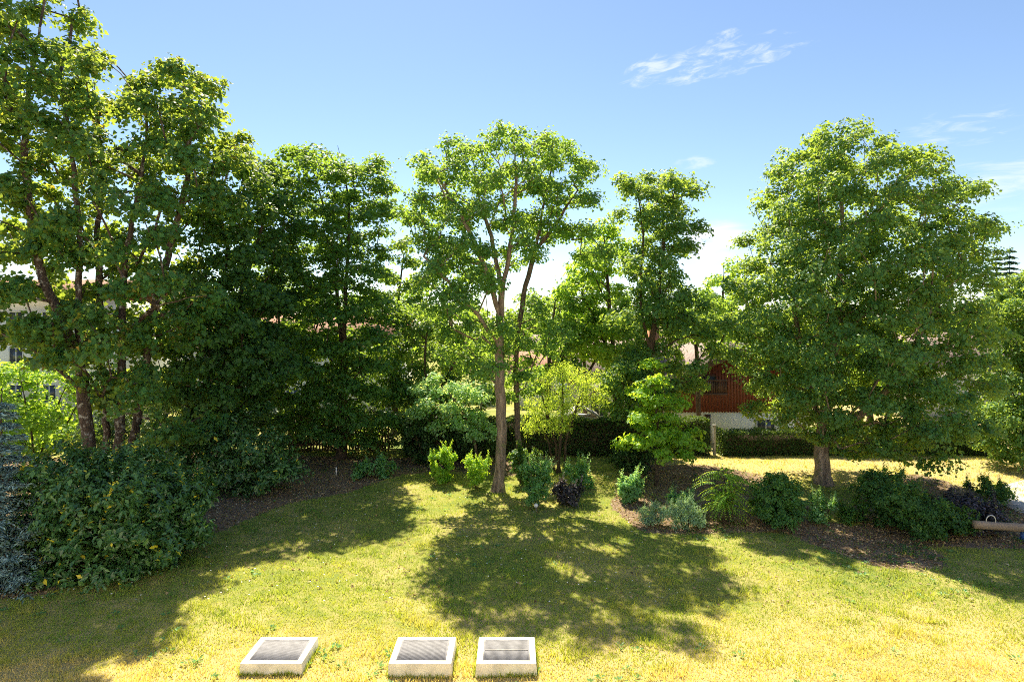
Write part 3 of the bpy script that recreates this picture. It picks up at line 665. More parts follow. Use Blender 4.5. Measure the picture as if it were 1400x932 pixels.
tree('oak_tree', 'big round dense oak on the right, dome crown over a short stout trunk', 'tree', 23.8,
     [[(1126, 669), (1122, 620), (1126, 560), (1142, 450), (1152, 330), (1150, 215)],
      [(1124, 604), (1150, 585, -.5), (1190, 560, -.9), (1240, 500, -1.2), (1280, 400, -1)],
      [(1124, 590), (1105, 520, .5), (1085, 420, 1), (1075, 330, .8)]], 0.27,
     [(1168 + (q[0] - 1185) * .93, q[1] + 4, q[2] * .95, *q[3:]) for q in
     [(1148, 178, 34, 20), (1120, 200, 40, 24), (1185, 200, 44, 24), (1150, 205, 66, 36), (1235, 618, 46, 20), (1022, 395, 26, 26), (1012, 445, 26, 28), (1085, 225, 36, 30), (1250, 232, 46, 32), (1305, 268, 40, 30), (1340, 330, 30, 30), (1100, 245, 46, 40), (1210, 235, 52, 38), (1160, 290, 105, 55), (1268, 290, 50, 36), (1312, 308, 40, 28), (1262, 345, 50, 40), (1345, 370, 34, 34), (1066, 310, 36, 36), (1100, 360, 80, 55), (1200, 370, 110, 65), (1300, 355, 56, 46), (1050, 345, 30, 26, .8),
      (1070, 420, 62, 46), (1150, 460, 100, 65), (1260, 455, 90, 65), (1330, 430, 46, 50), (1052, 490, 42, 36), (1095, 545, 60, 42), (1190, 555, 80, 44), (1262, 575, 62, 46), (1310, 520, 46, 46), (1130, 580, 40, 24), (1040, 440, 36, 30), (1215, 600, 50, 26), (1300, 590, 34, 30, .8)]],
     1168, 172, 4.2, M['oakdense'], M['barkpale'], 21, spacing=0.5, bough=1.0, nb=9, brad=.58, per=44, L=0.112, W=0.082, cr=0.46, flat=0.55, clear=1.7, holes=0.0, shell=0.62, group=T_G, flare=0.9)
tree('hornbeam_tree', 'young bright green hornbeam with a thin stem, standing in the mulched bed', 'tree', 24.0,
     [[(898, 666), (900, 600), (897, 540), (893, 485)]], 0.075,
     [(893, 498, 16, 12), (888, 526, 32, 14), (912, 548, 38, 12), (885, 565, 36, 12), (915, 590, 44, 13), (872, 600, 34, 12), (905, 612, 50, 10), (938, 606, 24, 10), (868, 616, 30, 10)],
     900, 70, 1.6, M['bright'], M['bark'], 22, spacing=0.34, per=20, L=0.14, W=0.085, cr=0.36, flat=0.25, up=1.0, rnd=0.7, clear=1.0, wz=0.3, holes=0.1, group=T_G)
tree('willow_tree', 'small feathery yellow green willow with several thin stems, in front of the hedge', 'tree', 26.4,
     [[(765, 645), (760, 605), (742, 545), (735, 510)], [(770, 645), (776, 585), (798, 535), (806, 510)], [(757, 645, .3), (752, 600, .4), (728, 570, .3)], [(762, 640, -.2), (768, 580, -.4), (770, 510, -.4)]], 0.06,
     [(745, 516, 28, 20), (770, 505, 34, 14), (800, 518, 26, 20), (735, 550, 24, 22), (770, 545, 38, 24), (812, 545, 22, 18), (724, 576, 16, 16, .7), (758, 575, 28, 14, .7)],
     770, 60, 1.5, M['willow'], M['bark'], 23, spacing=0.36, per=30, L=0.13, W=0.022, cr=0.42, flat=0.9, droop=0.6, up=0.3, rnd=1.0, clear=0.9, holes=0.1, group=T_G)
tree('evergreen_tree', 'yellow green evergreen at the right edge of the frame behind the back lawn', 'tree', 27.0,
     [[(1412, 645), (1412, 520), (1410, 380), (1408, 330)]], 0.2,
     [(1390, 450, 34, 40), (1402, 520, 50, 44), (1378, 568, 44, 34), (1392, 610, 50, 24), (1425, 400, 46, 50), (1450, 560, 50, 60), (1450, 460, 50, 60), (1375, 410, 18, 22, .7), (1380, 500, 30, 40), (1362, 605, 26, 22), (1400, 570, 40, 40)],
     1415, 80, 2.0, M['oakdense'], M['bark'], 24, spacing=0.42, bough=.65, per=30, L=0.14, W=0.06, cr=0.42, flat=0.5, droop=0.4, clear=0.4, holes=0.0, group=T_G)

# ------------------------------------------------------------------ shrubs
def shrub(name, label, px, py, lobes, mat, seed, depth, spacing=0.22, per=22, L=0.09, W=0.05, cr=0.2, flat=0.7, cat='shrub', group=None, stem=0.018,
          up=0.7, outw=0.7, rnd=0.6, droop=0.2, d=None, holes=0.0, bark='bark', tvar=0.35, nst=6, shell=0.4, shoots=0, slen=0.45):
    r = rng(seed); d = d or GD(py)
    base = P(px, py, d); base[2] = float(ground_z(base[0], d))
    root = empty(name, tuple(base), label, cat, group)
    s = d / F
    cxs = [l[0] for l in lobes]; hw = max(max(l[0] + l[2] for l in lobes) - px, px - min(l[0] - l[2] for l in lobes)) + 1
    cl, bcs = crown_points(lobes, d, seed, spacing, depth, px, hw, holes, shell, spacing * 1.7, 6, 0.85)
    kk = cl[:, 2] > ground_z(cl[:, 0], cl[:, 1]) + 0.06; cl, bcs = cl[kk], bcs[kk]
    sk = Skel(40000)
    top = cl[:, 2].max()
    wx = hw * s
    for k in range(nst):
        a = r.random() * 6.28; b0 = base + np.array([math.cos(a), math.sin(a), 0]) * 0.25 * min(wx, depth) * r.random(); b0[2] = float(ground_z(b0[0], b0[1])) - .03
        e = b0 + np.array([math.cos(a) * 0.45 * wx, math.sin(a) * 0.45 * depth, (top - base[2]) * (0.5 + 0.35 * r.random())])
        if sk.n: 
            q = smooth_line([b0, (b0 + e) / 2 + r.normal(size=3) * .05, e], 0.2, 0.01, r)
            par = -1; ch = []
            for p_ in q: par = sk.add(p_, par); ch.append(par)
            sk.cnt[par] += 2; sk.trunk.append(ch)
        else: sk.add_trunk(smooth_line([b0, (b0 + e) / 2, e], 0.2, 0.01, r), -9)
    sk.ok[:sk.n] = True
    dist = np.array([np.linalg.norm(sk.p[:sk.n] - c, axis=1).min() for c in cl])
    for i in np.argsort(dist): sk.attach(cl[i], r, 0.2, 0.5, 0.3)
    rad = sk.radii(stem, rmin=0.004)
    v, f = tubes([(sk.p[b], np.minimum(rad[b], rad[b][1] * 1.3), 5 if b in sk.trunk else 3) for b in sk.trunk + sk.branch])
    mesh('stems', v, f, M[bark], root, smooth=True)
    v, f, t = leaves_at(cl, r, per, L, W, cr, flat, cl.mean(0) - np.array([0, 0, .3]), up, outw, rnd, droop, tvar, bcs=bcs)
    if shoots:
        C, A, Nn, LL = [], [], [], []
        for k in range(shoots):
            st = cl[r.integers(len(cl))]; l = slen * (.5 + r.random()); dv = unit(np.array([r.normal() * .35, r.normal() * .35, 1.0])); nn = int(l / (L * .28)) + 3
            u = np.linspace(0, 1, nn); ph = u * nn * 2.4
            sd2 = np.stack([np.cos(ph), np.sin(ph), 0 * ph], -1)
            q = st + dv * (u * l)[:, None] + sd2 * L * .35
            C.append(q); A.append(sd2 + dv * .9 + r.normal(size=(nn, 3)) * .2); Nn.append(dv - sd2 * .7 + r.normal(size=(nn, 3)) * .2); LL.append(L * 1.25 * (1 - .5 * u))
        C, A, Nn, LL = map(np.concatenate, (C, A, Nn, LL))
        v2, f2 = leaf_geo(C, A, Nn, LL, LL * W / L * 1.3)
        f = np.concatenate([f, f2 + len(v)]); v = np.concatenate([v, v2]); t = np.concatenate([t, np.repeat(.5 + .5 * r.random(len(C)), 4)])
    v[:, 2] = np.maximum(v[:, 2], ground_z(v[:, 0], v[:, 1]) + .005)
    mesh('foliage', v, f, mat, root, tint=t)
    return root
LG = 'cherry laurels along the left edge of the lawn'
shrub('cherry_laurel', 'large glossy cherry laurel in the left foreground with scattered yellow leaves', 170, 782,
      [(90, 650, 50, 45), (150, 640, 40, 30), (70, 720, 60, 60), (150, 700, 80, 60), (215, 690, 60, 55), (245, 720, 40, 45), (180, 650, 40, 30), (205, 650, 26, 22), (120, 765, 70, 26), (200, 755, 60, 26), (60, 780, 40, 16)],
      M['laurel'], 31, 1.9, spacing=0.26, per=20, L=0.145, W=0.055, cr=0.27, d=16.4, group=LG, stem=0.04, nst=9, up=0.9, outw=0.5, droop=0.3, shoots=260, slen=0.50)
shrub('cherry_laurel', 'shaded cherry laurel in the second row, behind and right of the large foreground laurel', 320, 676,
      [(250, 640, 40, 40), (300, 620, 50, 45), (350, 625, 50, 42), (290, 585, 50, 30), (390, 640, 30, 20), (240, 610, 40, 30), (330, 655, 60, 18)],
      M['laurel'], 32, 1.7, spacing=0.34, per=22, L=0.15, W=0.06, cr=0.33, d=23.0, group=LG, stem=0.04, nst=8, up=0.9, droop=0.3, shoots=90, slen=0.35)
shrub('hazel_bush', 'sunlit yellow green hazel bush beyond the maples at the far left, below the white building', 50, 640,
      [(20, 510, 40, 26), (70, 520, 40, 24), (10, 555, 45, 30), (65, 565, 45, 34), (105, 540, 24, 34), (-40, 540, 40, 50), (40, 600, 60, 30), (110, 590, 30, 26)],
      M['light'], 33, 1.8, spacing=0.42, per=20, L=0.14, W=0.1, cr=0.42, d=27.0, stem=0.05, nst=8, holes=0.35)
shrub('dark_shrub', 'low dark green shrub on the shaded lawn right of the hornbeam trunk', 513, 655,
      [(500, 640, 16, 13), (520, 636, 18, 15), (530, 642, 12, 10), (490, 646, 10, 8)], M['paleleaf'], 34, 0.75, spacing=0.2, per=24, L=0.11, W=0.06, cr=0.2, shoots=30, slen=0.30)
YG = 'pair of yellow green shrubs left of the centre oak trunk'
shrub('golden_shrub', 'upright yellow green shrub, the left one of the pair near the centre oak trunk', 603, 661,
      [(600, 625, 14, 12), (611, 622, 11, 12), (603, 638, 17, 14), (606, 650, 10, 8)], M['bright'], 35, 0.5, spacing=0.16, per=24, L=0.09, W=0.05, cr=0.16, group=YG, shoots=40, slen=0.35)
shrub('golden_shrub', 'round yellow green shrub, the right one of the pair and nearest the centre oak trunk', 652, 668,
      [(645, 632, 12, 11), (659, 634, 11, 10), (651, 645, 17, 13), (653, 656, 12, 9)], M['bright'], 36, 0.5, spacing=0.16, per=24, L=0.08, W=0.04, cr=0.16, group=YG, shoots=40, slen=0.30)
shrub('young_shrub', 'vase shaped green shrub with pale upright shoots right of the centre oak trunk', 734, 692,
      [(720, 640, 9, 13), (733, 642, 10, 16), (747, 640, 8, 14), (733, 662, 20, 16), (734, 678, 14, 10)], M['paleleaf'], 37, 0.55, spacing=0.15, per=24, L=0.1, W=0.035, cr=0.15, droop=-0.2, up=0.5, shoots=50, slen=0.55)
shrub('purple_shrub', 'dark purple leaved shrub squeezed behind the vase shaped green one', 776, 690,
      [(770, 668, 14, 13), (784, 671, 12, 12), (777, 681, 16, 7)], M['purple'], 38, 0.5, spacing=0.16, per=26, L=0.08, W=0.05, cr=0.16, shoots=25, slen=0.30)
shrub('lilac_shrub', 'loose lilac shrub rising behind the purple shrub', 790, 670,
      [(778, 645, 10, 12), (796, 640, 10, 12), (802, 655, 12, 10), (786, 655, 12, 10)], M['paleleaf'], 39, 0.5, spacing=0.2, per=16, L=0.12, W=0.06, cr=0.18, shoots=30, slen=0.45)
shrub('young_shrub', 'shadowed shrub directly behind the centre oak trunk', 712, 662,
      [(712, 625, 14, 14), (728, 622, 12, 12), (720, 643, 18, 14)], M['dark'], 40, 0.6, spacing=0.2, per=22, L=0.11, W=0.07, cr=0.2, shoots=25, slen=0.40)
shrub('young_shrub', 'small upright green shrub alone in the mulch left of the young hornbeam stem', 861, 687,
      [(855, 665, 11, 12), (868, 662, 10, 12), (860, 677, 14, 9)], M['paleleaf'], 41, 0.42, spacing=0.15, per=24, L=0.1, W=0.06, cr=0.15, shoots=30, slen=0.40)
SG = 'low grey green shrubs at the front of the mulched bed'
shrub('spiraea_shrub', 'low grey green spreading shrub, the smaller left one at the bed front', 892, 716,
      [(885, 702, 14, 10), (900, 698, 14, 12), (893, 709, 18, 7)], M['greyleaf'], 42, 0.6, spacing=0.13, per=26, L=0.05, W=0.018, cr=0.14, group=SG, tvar=.2, shoots=50, slen=0.25)
shrub('spiraea_shrub', 'wider low grey green shrub at the bed front, next to the fern leaved shrub', 938, 720,
      [(925, 700, 16, 14), (945, 702, 18, 13), (958, 710, 10, 8), (938, 690, 12, 10), (935, 713, 24, 7)], M['greyleaf'], 43, 0.7, spacing=0.13, per=26, L=0.05, W=0.018, cr=0.14, group=SG, tvar=.2, shoots=70, slen=0.30)
shrub('young_shrub', 'bright leafy sprig sticking out above the grey green shrubs', 928, 700,
      [(922, 682, 10, 10), (936, 680, 10, 10), (930, 690, 12, 8)], M['paleleaf'], 44, 0.4, spacing=0.16, per=16, L=0.1, W=0.05, cr=0.15, shoots=14, slen=0.35)
shrub('box_shrub', 'round dense dark green shrub right of the fern leaved shrub', 1064, 720,
      [(1050, 675, 20, 20), (1075, 672, 18, 20), (1062, 658, 18, 12), (1082, 690, 16, 18), (1060, 698, 28, 20)], M['oakdense'], 45, 0.9, spacing=0.17, per=28, L=0.075, W=0.045, cr=0.17, shoots=60, slen=0.30)
PG = 'small shrubs in front of the big oak trunk'
shrub('young_shrub', 'small dark shrub left of and below the big oak trunk', 1123, 715,
      [(1113, 690, 11, 11), (1130, 688, 12, 12), (1122, 703, 19, 10)], M['paleleaf'], 46, 0.5, spacing=0.16, per=22, L=0.08, W=0.035, cr=0.15, group=PG, shoots=35, slen=0.35)
shrub('young_shrub', 'small lighter shrub right of and below the big oak trunk', 1167, 715,
      [(1158, 692, 10, 10), (1176, 690, 10, 11), (1166, 704, 18, 9)], M['hornbeam'], 47, 0.5, spacing=0.16, per=22, L=0.08, W=0.035, cr=0.15, group=PG, shoots=35, slen=0.35)
shrub('cotoneaster_shrub', 'wide sprawling dark shrub under the right side of the big oak', 1240, 726,
      [(1200, 672, 28, 26), (1235, 690, 36, 28), (1275, 700, 36, 24), (1215, 655, 24, 14), (1300, 710, 30, 16), (1250, 712, 50, 12)], M['dark'], 48, 1.3, spacing=0.2, per=24, L=0.085, W=0.045, cr=0.2, stem=.03, shoots=110, slen=0.40)
shrub('purple_shrub', 'broad purple leaved shrub at the right beside the log seesaw', 1325, 724,
      [(1300, 690, 22, 18), (1330, 692, 26, 18), (1355, 705, 18, 14), (1325, 710, 36, 10)], M['purple'], 49, 0.9, spacing=0.19, per=24, L=0.08, W=0.045, cr=0.19, shoots=60, slen=0.35)
shrub('box_shrub', 'neat flat topped green shrub by the gravel path on the right', 1352, 692,
      [(1338, 665, 14, 10), (1358, 667, 18, 11), (1370, 674, 12, 9), (1350, 680, 22, 10)], M['dark'], 50, 0.7, spacing=0.19, per=26, L=0.085, W=0.05, cr=0.18, shoots=40, slen=0.30)
# dark evergreen shrubs filling the shade under the trees
UG = 'dark evergreen shrubs in the shade at the back of the garden'
for i, (px, py, lb, lab) in enumerate([
        (585, 634, [(570, 590, 26, 30), (600, 595, 26, 28), (585, 615, 36, 16)], 'dark evergreen shrub behind the golden pair, left of the oak'),
        (640, 632, [(630, 585, 26, 26), (660, 590, 24, 26), (645, 612, 34, 16)], 'dark evergreen shrub behind the golden pair, next to the oak trunk'),
        (868, 642, [(850, 620, 18, 18), (880, 615, 22, 20), (868, 632, 30, 8)], 'dark evergreen shrub behind the young hornbeam'),
        (300, 634, [(240, 560, 40, 40), (290, 565, 40, 36), (330, 570, 36, 36), (270, 600, 60, 26)], 'tall dark evergreen shrub under the dark broadleaf tree'),
        (400, 612, [(375, 575, 40, 34), (420, 580, 40, 30), (450, 590, 36, 24), (400, 600, 60, 16)], 'dark evergreen shrub behind the left end of the picket fence'),
        (520, 612, [(490, 580, 34, 26), (530, 575, 36, 34), (515, 600, 50, 16)], 'dark evergreen shrub behind the right end of the picket fence'),
        (180, 650, [(160, 590, 40, 40), (200, 600, 36, 36), (130, 610, 40, 30), (180, 625, 60, 20)], 'dark evergreen shrub in the shade behind the maple stems')]):
    shrub('evergreen_shrub', lab, px, py, lb, M['yew'], 60 + i, 1.0, spacing=0.32, per=34, L=0.12, W=0.05, cr=0.32, group=UG, stem=.03)

# fern leaved shrub: arching stems with paired leaflets
def fern_shrub(px, py, seed):
    r = rng(seed); b = GP(px, py)
    root = empty('sumac_shrub', tuple(b), 'fern leaved shrub with arching pale green fronds in the mulched bed', 'shrub')
    ch, C, A, Nn, LL = [], [], [], [], []
    for s in range(7):
        a = r.random() * 6.28; rr = 0.35 * r.random()
        top = b + np.array([math.cos(a) * rr * 1.2, math.sin(a) * rr, 0.9 + 1.0 * r.random()])
        ch.append((smooth_line([b + [math.cos(a) * .1, math.sin(a) * .1, -.03], (b + top) / 2, top], .2, .01, r), np.linspace(.02, .01, 100)[:0], 5))
        ch[-1] = (ch[-1][0], np.linspace(.022, .01, len(ch[-1][0])), 5)
        for k in range(11):
            h = 0.35 + 0.65 * r.random(); st = b + (top - b) * h
            a2 = r.random() * 6.28; ln = 0.6 + 0.5 * r.random(); el = 0.9 * h + 0.1
            t = np.linspace(0, 1, 14)
            dirh = np.array([math.cos(a2), math.sin(a2), 0])
            pts = st + dirh * (t * ln)[:, None] + np.array([0, 0, 1.0]) * (el * 0.5 * ln * t - 0.55 * ln * t * t)[:, None]
            ch.append((pts, np.linspace(.007, .003, 14), 3))
            tan = np.gradient(pts, axis=0); tan = unit(tan); sdv = unit(np.cross(tan, [0, 0, 1.0]))
            for sg in (-1, 1):
                q = pts[2:] + sdv[2:] * sg * 0.07
                C.append(q); A.append(sdv[2:] * sg + tan[2:] * .5 + r.normal(size=(12, 3)) * .1 + [0, 0, -.25]); Nn.append(np.cross(sdv[2:], tan[2:]) + r.normal(size=(12, 3)) * .25); LL.append(np.linspace(.15, .09, 12))
    v, f = tubes(ch); mesh('stems', v, f, M['bark'], root, smooth=True)
    C, A, Nn, LL = map(np.concatenate, (C, A, Nn, LL))
    v, f = leaf_geo(C, A, Nn, LL, LL * .36)
    v[:, 2] = np.maximum(v[:, 2], ground_z(v[:, 0], v[:, 1]) + .005)
    mesh('fronds', v, f, M['bright'], root, tint=np.repeat(r.random(len(C)), 4))
fern_shrub(992, 716, 71)

# conifers
def conifer(name, label, base, H, Rd, mat, seed, whorls=22, br=11, L=0.1, W=0.02, group=None, dens=1.0, cat='tree', skip=0.0, w=0.16):
    r = rng(seed); base = np.array(base, float)
    root = empty(name, tuple(base), label, cat, group)
    tr = smooth_line([base - [0, 0, .05], base + [0, 0, H]], .5, .01, r)
    ch = []; C = []; A = []
    for k in range(whorls):
        t = (k + .3 * r.random()) / whorls; z = 0.04 * H + t * H * 0.95; ln = Rd * (1 - t) ** 0.85 + 0.12
        for j in range(br):
            if r.random() < skip: continue
            a = (j + r.random()) * 2 * math.pi / br; l = ln * (.75 + .4 * r.random())
            m_ = max(4, int(l / .12)); u = np.linspace(0, 1, m_)
            dh = np.array([math.cos(a), math.sin(a), 0])
            pts = base + [0, 0, z] + dh * (u * l)[:, None] + np.array([0, 0, 1.0]) * (0.12 * l * u - 0.34 * l * u ** 1.5 + .12 * l * u ** 3)[:, None]
            ch.append((pts, np.linspace(.012 + .012 * l, .004, m_), 3))
            nn = int(m_ * 14 * dens)
            q = pts[(r.random(nn) ** .8 * (m_ - 1)).astype(int)]
            sidev = np.array([-math.sin(a), math.cos(a), 0])
            sp_ = r.normal(size=nn) * w * (0.5 + l * .35)
            C.append(q + sidev * sp_[:, None] + r.normal(size=(nn, 3)) * [.03, .03, .03] - np.array([0, 0, .25]) * np.abs(sp_)[:, None])
            A.append(dh * .7 + sidev * (np.sign(sp_) * .8)[:, None] + r.normal(size=(nn, 3)) * .35)
    v, f = tubes([(tr, np.linspace(.02 * H * .6 + .02, .01, len(tr)), 8)] + ch); mesh('trunk', v, f, M['bark'], root, smooth=True)
    C, A = np.concatenate(C), np.concatenate(A); n = len(C)
    nm = np.array([0, 0, 1.0]) + r.normal(size=(n, 3)) * .5
    Ls = L * (.7 + .6 * r.random(n))
    v, f = leaf_geo(C, A, nm, Ls, Ls * W / L)
    mesh('needles', v, f, mat, root, tint=np.repeat(r.random(n), 4))
    return root
b = P(2, 795, 15.2); b[2] = 0
conifer('blue_spruce', 'silvery blue spruce cut off by the left edge beside the foreground laurel', b, 4.7, 1.6, M['spruce'], 81, whorls=17, br=11, L=0.12, W=0.035, dens=1.7, skip=.15)
CG = 'distant conifers beyond the big round oak'
for i, (px, top, d, lab) in enumerate([(1362, 345, 95, 'left of the two distant dark conifers above the right edge'), (1380, 336, 98, 'right of the two distant dark conifers above the right edge')]):
    q = P(px, 440, d); H = CAMH - (top - HOR) / F * d + 1.1
    conifer('distant_conifer', lab, (q[0], d, -1.1), H, 2.6, M['conifer'], 82 + i, whorls=22, br=8, L=0.6, W=0.2, group=CG, dens=1.3, skip=.12, w=.6)
q = P(1436, 440, 42)
conifer('larch_tree', 'thin dark conifer branch tips poking in at the right edge of the frame', (q[0], 42, -1.1), 17.5, 3.0, M['conifer'], 85, whorls=20, br=7, L=0.34, W=0.09, dens=.5, skip=.3, w=.25)

# ------------------------------------------------------------------ hedges
def hedge(label, x0, x1, y0, y1, h, seed, group='clipped hedges along the back boundary'):
    r = rng(seed); zc = float(ground_z((x0 + x1) / 2, y0))
    root = empty('hedge', ((x0 + x1) / 2, (y0 + y1) / 2, zc), label, 'hedge', group)
    Ln, Dp = x1 - x0, y1 - y0
    area = Ln * h * 2 + Ln * Dp + Dp * h * 2; n = int(area * 520)
    u = r.random(n)
    face = r.choice(4, n, p=[.42, .38, .14, .06])
    x = x0 + Ln * r.random(n); y = y0 + Dp * r.random(n); z = h * r.random(n)
    dep = 0.16 * r.random(n) ** 1.5
    wob = 0.11 * np.sin(x * 2.1) * np.sin(x * .7 + 1) + 0.07 * np.sin(x * 5.7 + 1) + 0.05 * np.sin(z * 6) + .08 * np.maximum(0, r.normal(size=n) - 1.4)
    nx = np.zeros((n, 3))
    k = face == 0; y[k] = y0 + dep[k] - wob[k]; nx[k] = (0, -1, .3)
    k = face == 1; z[k] = h - dep[k] + wob[k] * .8; nx[k] = (0, 0, 1)
    k = face == 2; y[k] = y1 - dep[k]; nx[k] = (0, 1, .3)
    k = face == 3; x[k] = np.where(r.random(k.sum()) < .5, x0 + dep[k], x1 - dep[k]); nx[k] = (0, 0, .5)
    z += ground_z(x, y)
    c = np.stack([x, y, z], -1); nm = nx + r.normal(size=(n, 3)) * .6
    ax = r.normal(size=(n, 3)) + [0, 0, .4]; L = .07 + .05 * r.random(n)
    v, f = leaf_geo(c, ax, nm, L, L * .5)
    mesh('foliage', v, f, M['yew'], root, tint=np.repeat(r.random(n), 4))
    MB().box(x0 + .17, x1 - .17, y0 + .2, y1 - .2, zc - .3, zc + h - .2).build('light_block_core', M['bark'], root)  # solid dark box added inside the leaves to block light through the hedge
hedge('long clipped dark hedge behind the willow and young hornbeam, left of the gate post', -5.2, 9.55, 29.4, 30.5, 1.75, 91)
hedge('clipped hedge below the red brown house, right of the gate post', 10.1, 23.5, 29.4, 30.5, 1.2, 92)
# gate post in the gap
q = (9.82, 29.6)
root = empty('gate_post', (q[0], q[1], float(ground_z(*q))), 'slim grey post standing in the gap between the two hedges', 'post')
z0 = float(ground_z(*q))
MB().box(q[0] - .06, q[0] + .06, q[1] - .06, q[1] + .06, z0 - .05, z0 + 1.45).build('shaft', M['stone'], root, .01)
MB().box(q[0] - .08, q[0] + .08, q[1] - .08, q[1] + .08, z0 + 1.452, z0 + 1.5).build('cap', M['stone'], root, .01)

# ------------------------------------------------------------------ picket fence in the shade
fx0, fx1, fy = -11.2, -6.2, 30.6
root = empty('picket_fence', ((fx0 + fx1) / 2, fy, float(ground_z(-9, fy))), 'dark wooden picket fence in the shade behind the hornbeam trunk', 'fence')
z0 = float(ground_z(-9, fy))
pk = MB()
x = fx0
while x < fx1:
    h = 1.65 + .03 * math.sin(x * 37)
    pk.prism([(x, fy, z0 + .08), (x + .09, fy, z0 + .08), (x + .09, fy, z0 + h), (x + .045, fy, z0 + h + .07), (x, fy, z0 + h)], (0, .022, 0)); x += .15
pk.build('pickets', M['fencewood'], root)
MB().box(fx0, fx1, fy + .025, fy + .07, z0 + .35, z0 + .44).build('rail', M['fencewood'], root)
MB().box(fx0, fx1, fy + .025, fy + .07, z0 + 1.3, z0 + 1.39).build('rail', M['fencewood'], root)
for px in np.arange(fx0 + .3, fx1, 2.35): MB().box(px, px + .1, fy + .073, fy + .17, z0 - .1, z0 + 1.6).build('post', M['fencewood'], root)

# ------------------------------------------------------------------ light shafts on the lawn
SHAFT = ['leftmost pale concrete light shaft with a steel grating, set apart on the lawn',
         'middle pale concrete light shaft with a plain steel grating',
         'rightmost pale concrete light shaft with a dark cross bar over its grating']
for i, (x0, x1) in enumerate(BOXES):
    cx, cy = (x0 + x1) / 2, (BY0 + BY1) / 2
    root = empty('light_shaft', (cx, cy, 0), SHAFT[i], 'light shaft', 'concrete light shafts in the lawn')
    bx, by = .115, .105
    k = MB()
    # kerb ring with slightly flared outer faces
    o8 = [(x0 - .02, BY0 - .02, -.08), (x1 + .02, BY0 - .02, -.08), (x1 + .02, BY1 + .02, -.08), (x0 - .02, BY1 + .02, -.08), (x0, BY0, BZ), (x1, BY0, BZ), (x1, BY1, BZ), (x0, BY1, BZ)]
    ix0, ix1, iy0, iy1 = x0 + bx, x1 - bx, BY0 + by, BY1 - by
    i8 = [(ix0, iy0, -.08), (ix1, iy0, -.08), (ix1, iy1, -.08), (ix0, iy1, -.08), (ix0, iy0, BZ), (ix1, iy0, BZ), (ix1, iy1, BZ), (ix0, iy1, BZ)]
    k.v += o8 + i8
    for a in range(4):
        b = (a + 1) % 4
        k.f.setdefault(4, []).extend([[a, b, 4 + b, 4 + a], [8 + b, 8 + a, 12 + a, 12 + b], [4 + a, 4 + b, 12 + b, 12 + a]])
    k.build('kerb', M['concrete'], root, .012)
    MB().box(ix0 + .003, ix1 - .003, iy0 + .003, iy1 - .003, -.03, .0).build('shaft_floor', M['pit'], root)
    fr = MB(); t = .022; e = .004
    for q in ((ix0 + e, ix0 + e + t, iy0 + e, iy1 - e), (ix1 - e - t, ix1 - e, iy0 + e, iy1 - e), (ix0 + e + t, ix1 - e - t, iy0 + e, iy0 + e + t), (ix0 + e + t, ix1 - e - t, iy1 - e - t, iy1 - e)):
        fr.box(q[0], q[1], q[2], q[3], BZ - .05, BZ - .008)
    fr.build('frame', M['steel'], root)
    gr = MB(); n = 40
    gx0, gx1 = ix0 + e + t, ix1 - e - t
    for j in range(n):
        x = gx0 + (j + .5) * (gx1 - gx0) / n
        gr.box(x - .0082, x + .0082, iy0 + e + t, iy1 - e - t, BZ - .045, BZ - .012)
    gr.build('grating', M['steel'], root)
    if i == 2:
        MB().box(gx0, gx1, cy - .015, cy + .012, BZ - .0115, BZ - .003).build('cross_bar', M['stone'], root)

# ------------------------------------------------------------------ small things
# seesaw
d = 18.0; zg = float(ground_z(15.2, d))
root = empty('seesaw', (15.25, d, zg), 'weathered log seesaw with a pale metal handle at the right edge of the lawn', 'seesaw')
pts = np.array([(13.62 + t * 3.3, d, zg + .50 - t * .22) for t in np.linspace(0, 1, 12)])
v, f = tubes([(pts, np.full(12, .12) + .006 * np.sin(np.arange(12) * 2.1), 14)])
capv = [tuple(p) for p in v[:14]]
o = mesh('beam', np.concatenate([v, pts[:1], pts[-1:]]), [f, np.array([[i, len(v), (i + 1) % 14] for i in range(14)] + [[len(v) - 14 + i, len(v) - 14 + (i + 1) % 14, len(v) + 1] for i in range(14)])], M['log'], root, smooth=False)
hp = np.array([(14.13 + .14 * math.cos(a), d, zg + .60 + .17 * math.sin(a)) for a in np.linspace(-.6, math.pi + .6, 18)])
v, f = tubes([(hp, np.full(18, .016), 8)]); mesh('handle', v, f, M['galv'], root, smooth=True)
MB().box(15.16, 15.28, d - .2, d - .13, zg - .1, zg + .36).box(15.16, 15.28, d + .13, d + .2, zg - .1, zg + .36).box(15.1, 15.34, d - .24, d + .24, zg - .12, zg + .04).build('stand', M['bluepaint'], root, .008)
# stones by the path
r = rng(44)
SG2 = 'stones at the gravel path edge'
for i, (px, py, s, lab) in enumerate([(1376, 690, .34, 'larger flat grey stone where the gravel path meets the purple shrub'), (1392, 697, .26, 'smaller grey stone at the gravel path edge, nearest the frame edge')]):
    q = GP(px, py)
    u, vv = np.meshgrid(np.linspace(0, 2 * math.pi, 15)[:-1], np.linspace(-1.4, 1.4, 8))
    rad = s * (1 + .12 * np.sin(3 * u + i) + .08 * np.cos(5 * u + vv * 2))
    pt = np.stack([rad * np.cos(vv) * np.cos(u) * 1.3, rad * np.cos(vv) * np.sin(u), .35 * rad * np.sin(vv)], -1).reshape(-1, 3) + q + [0, 0, .06]
    a = (np.arange(7)[:, None] * 14 + np.arange(14)[None, :]).ravel(); b2 = (np.arange(7)[:, None] * 14 + (np.arange(14)[None, :] + 1) % 14).ravel()
    o = mesh('stone', pt, [np.stack([a, b2, b2 + 14, a + 14], -1), np.arange(98, 112)[None, :]], M['stone'], smooth=True)
    tag(o, lab, 'stone', SG2)
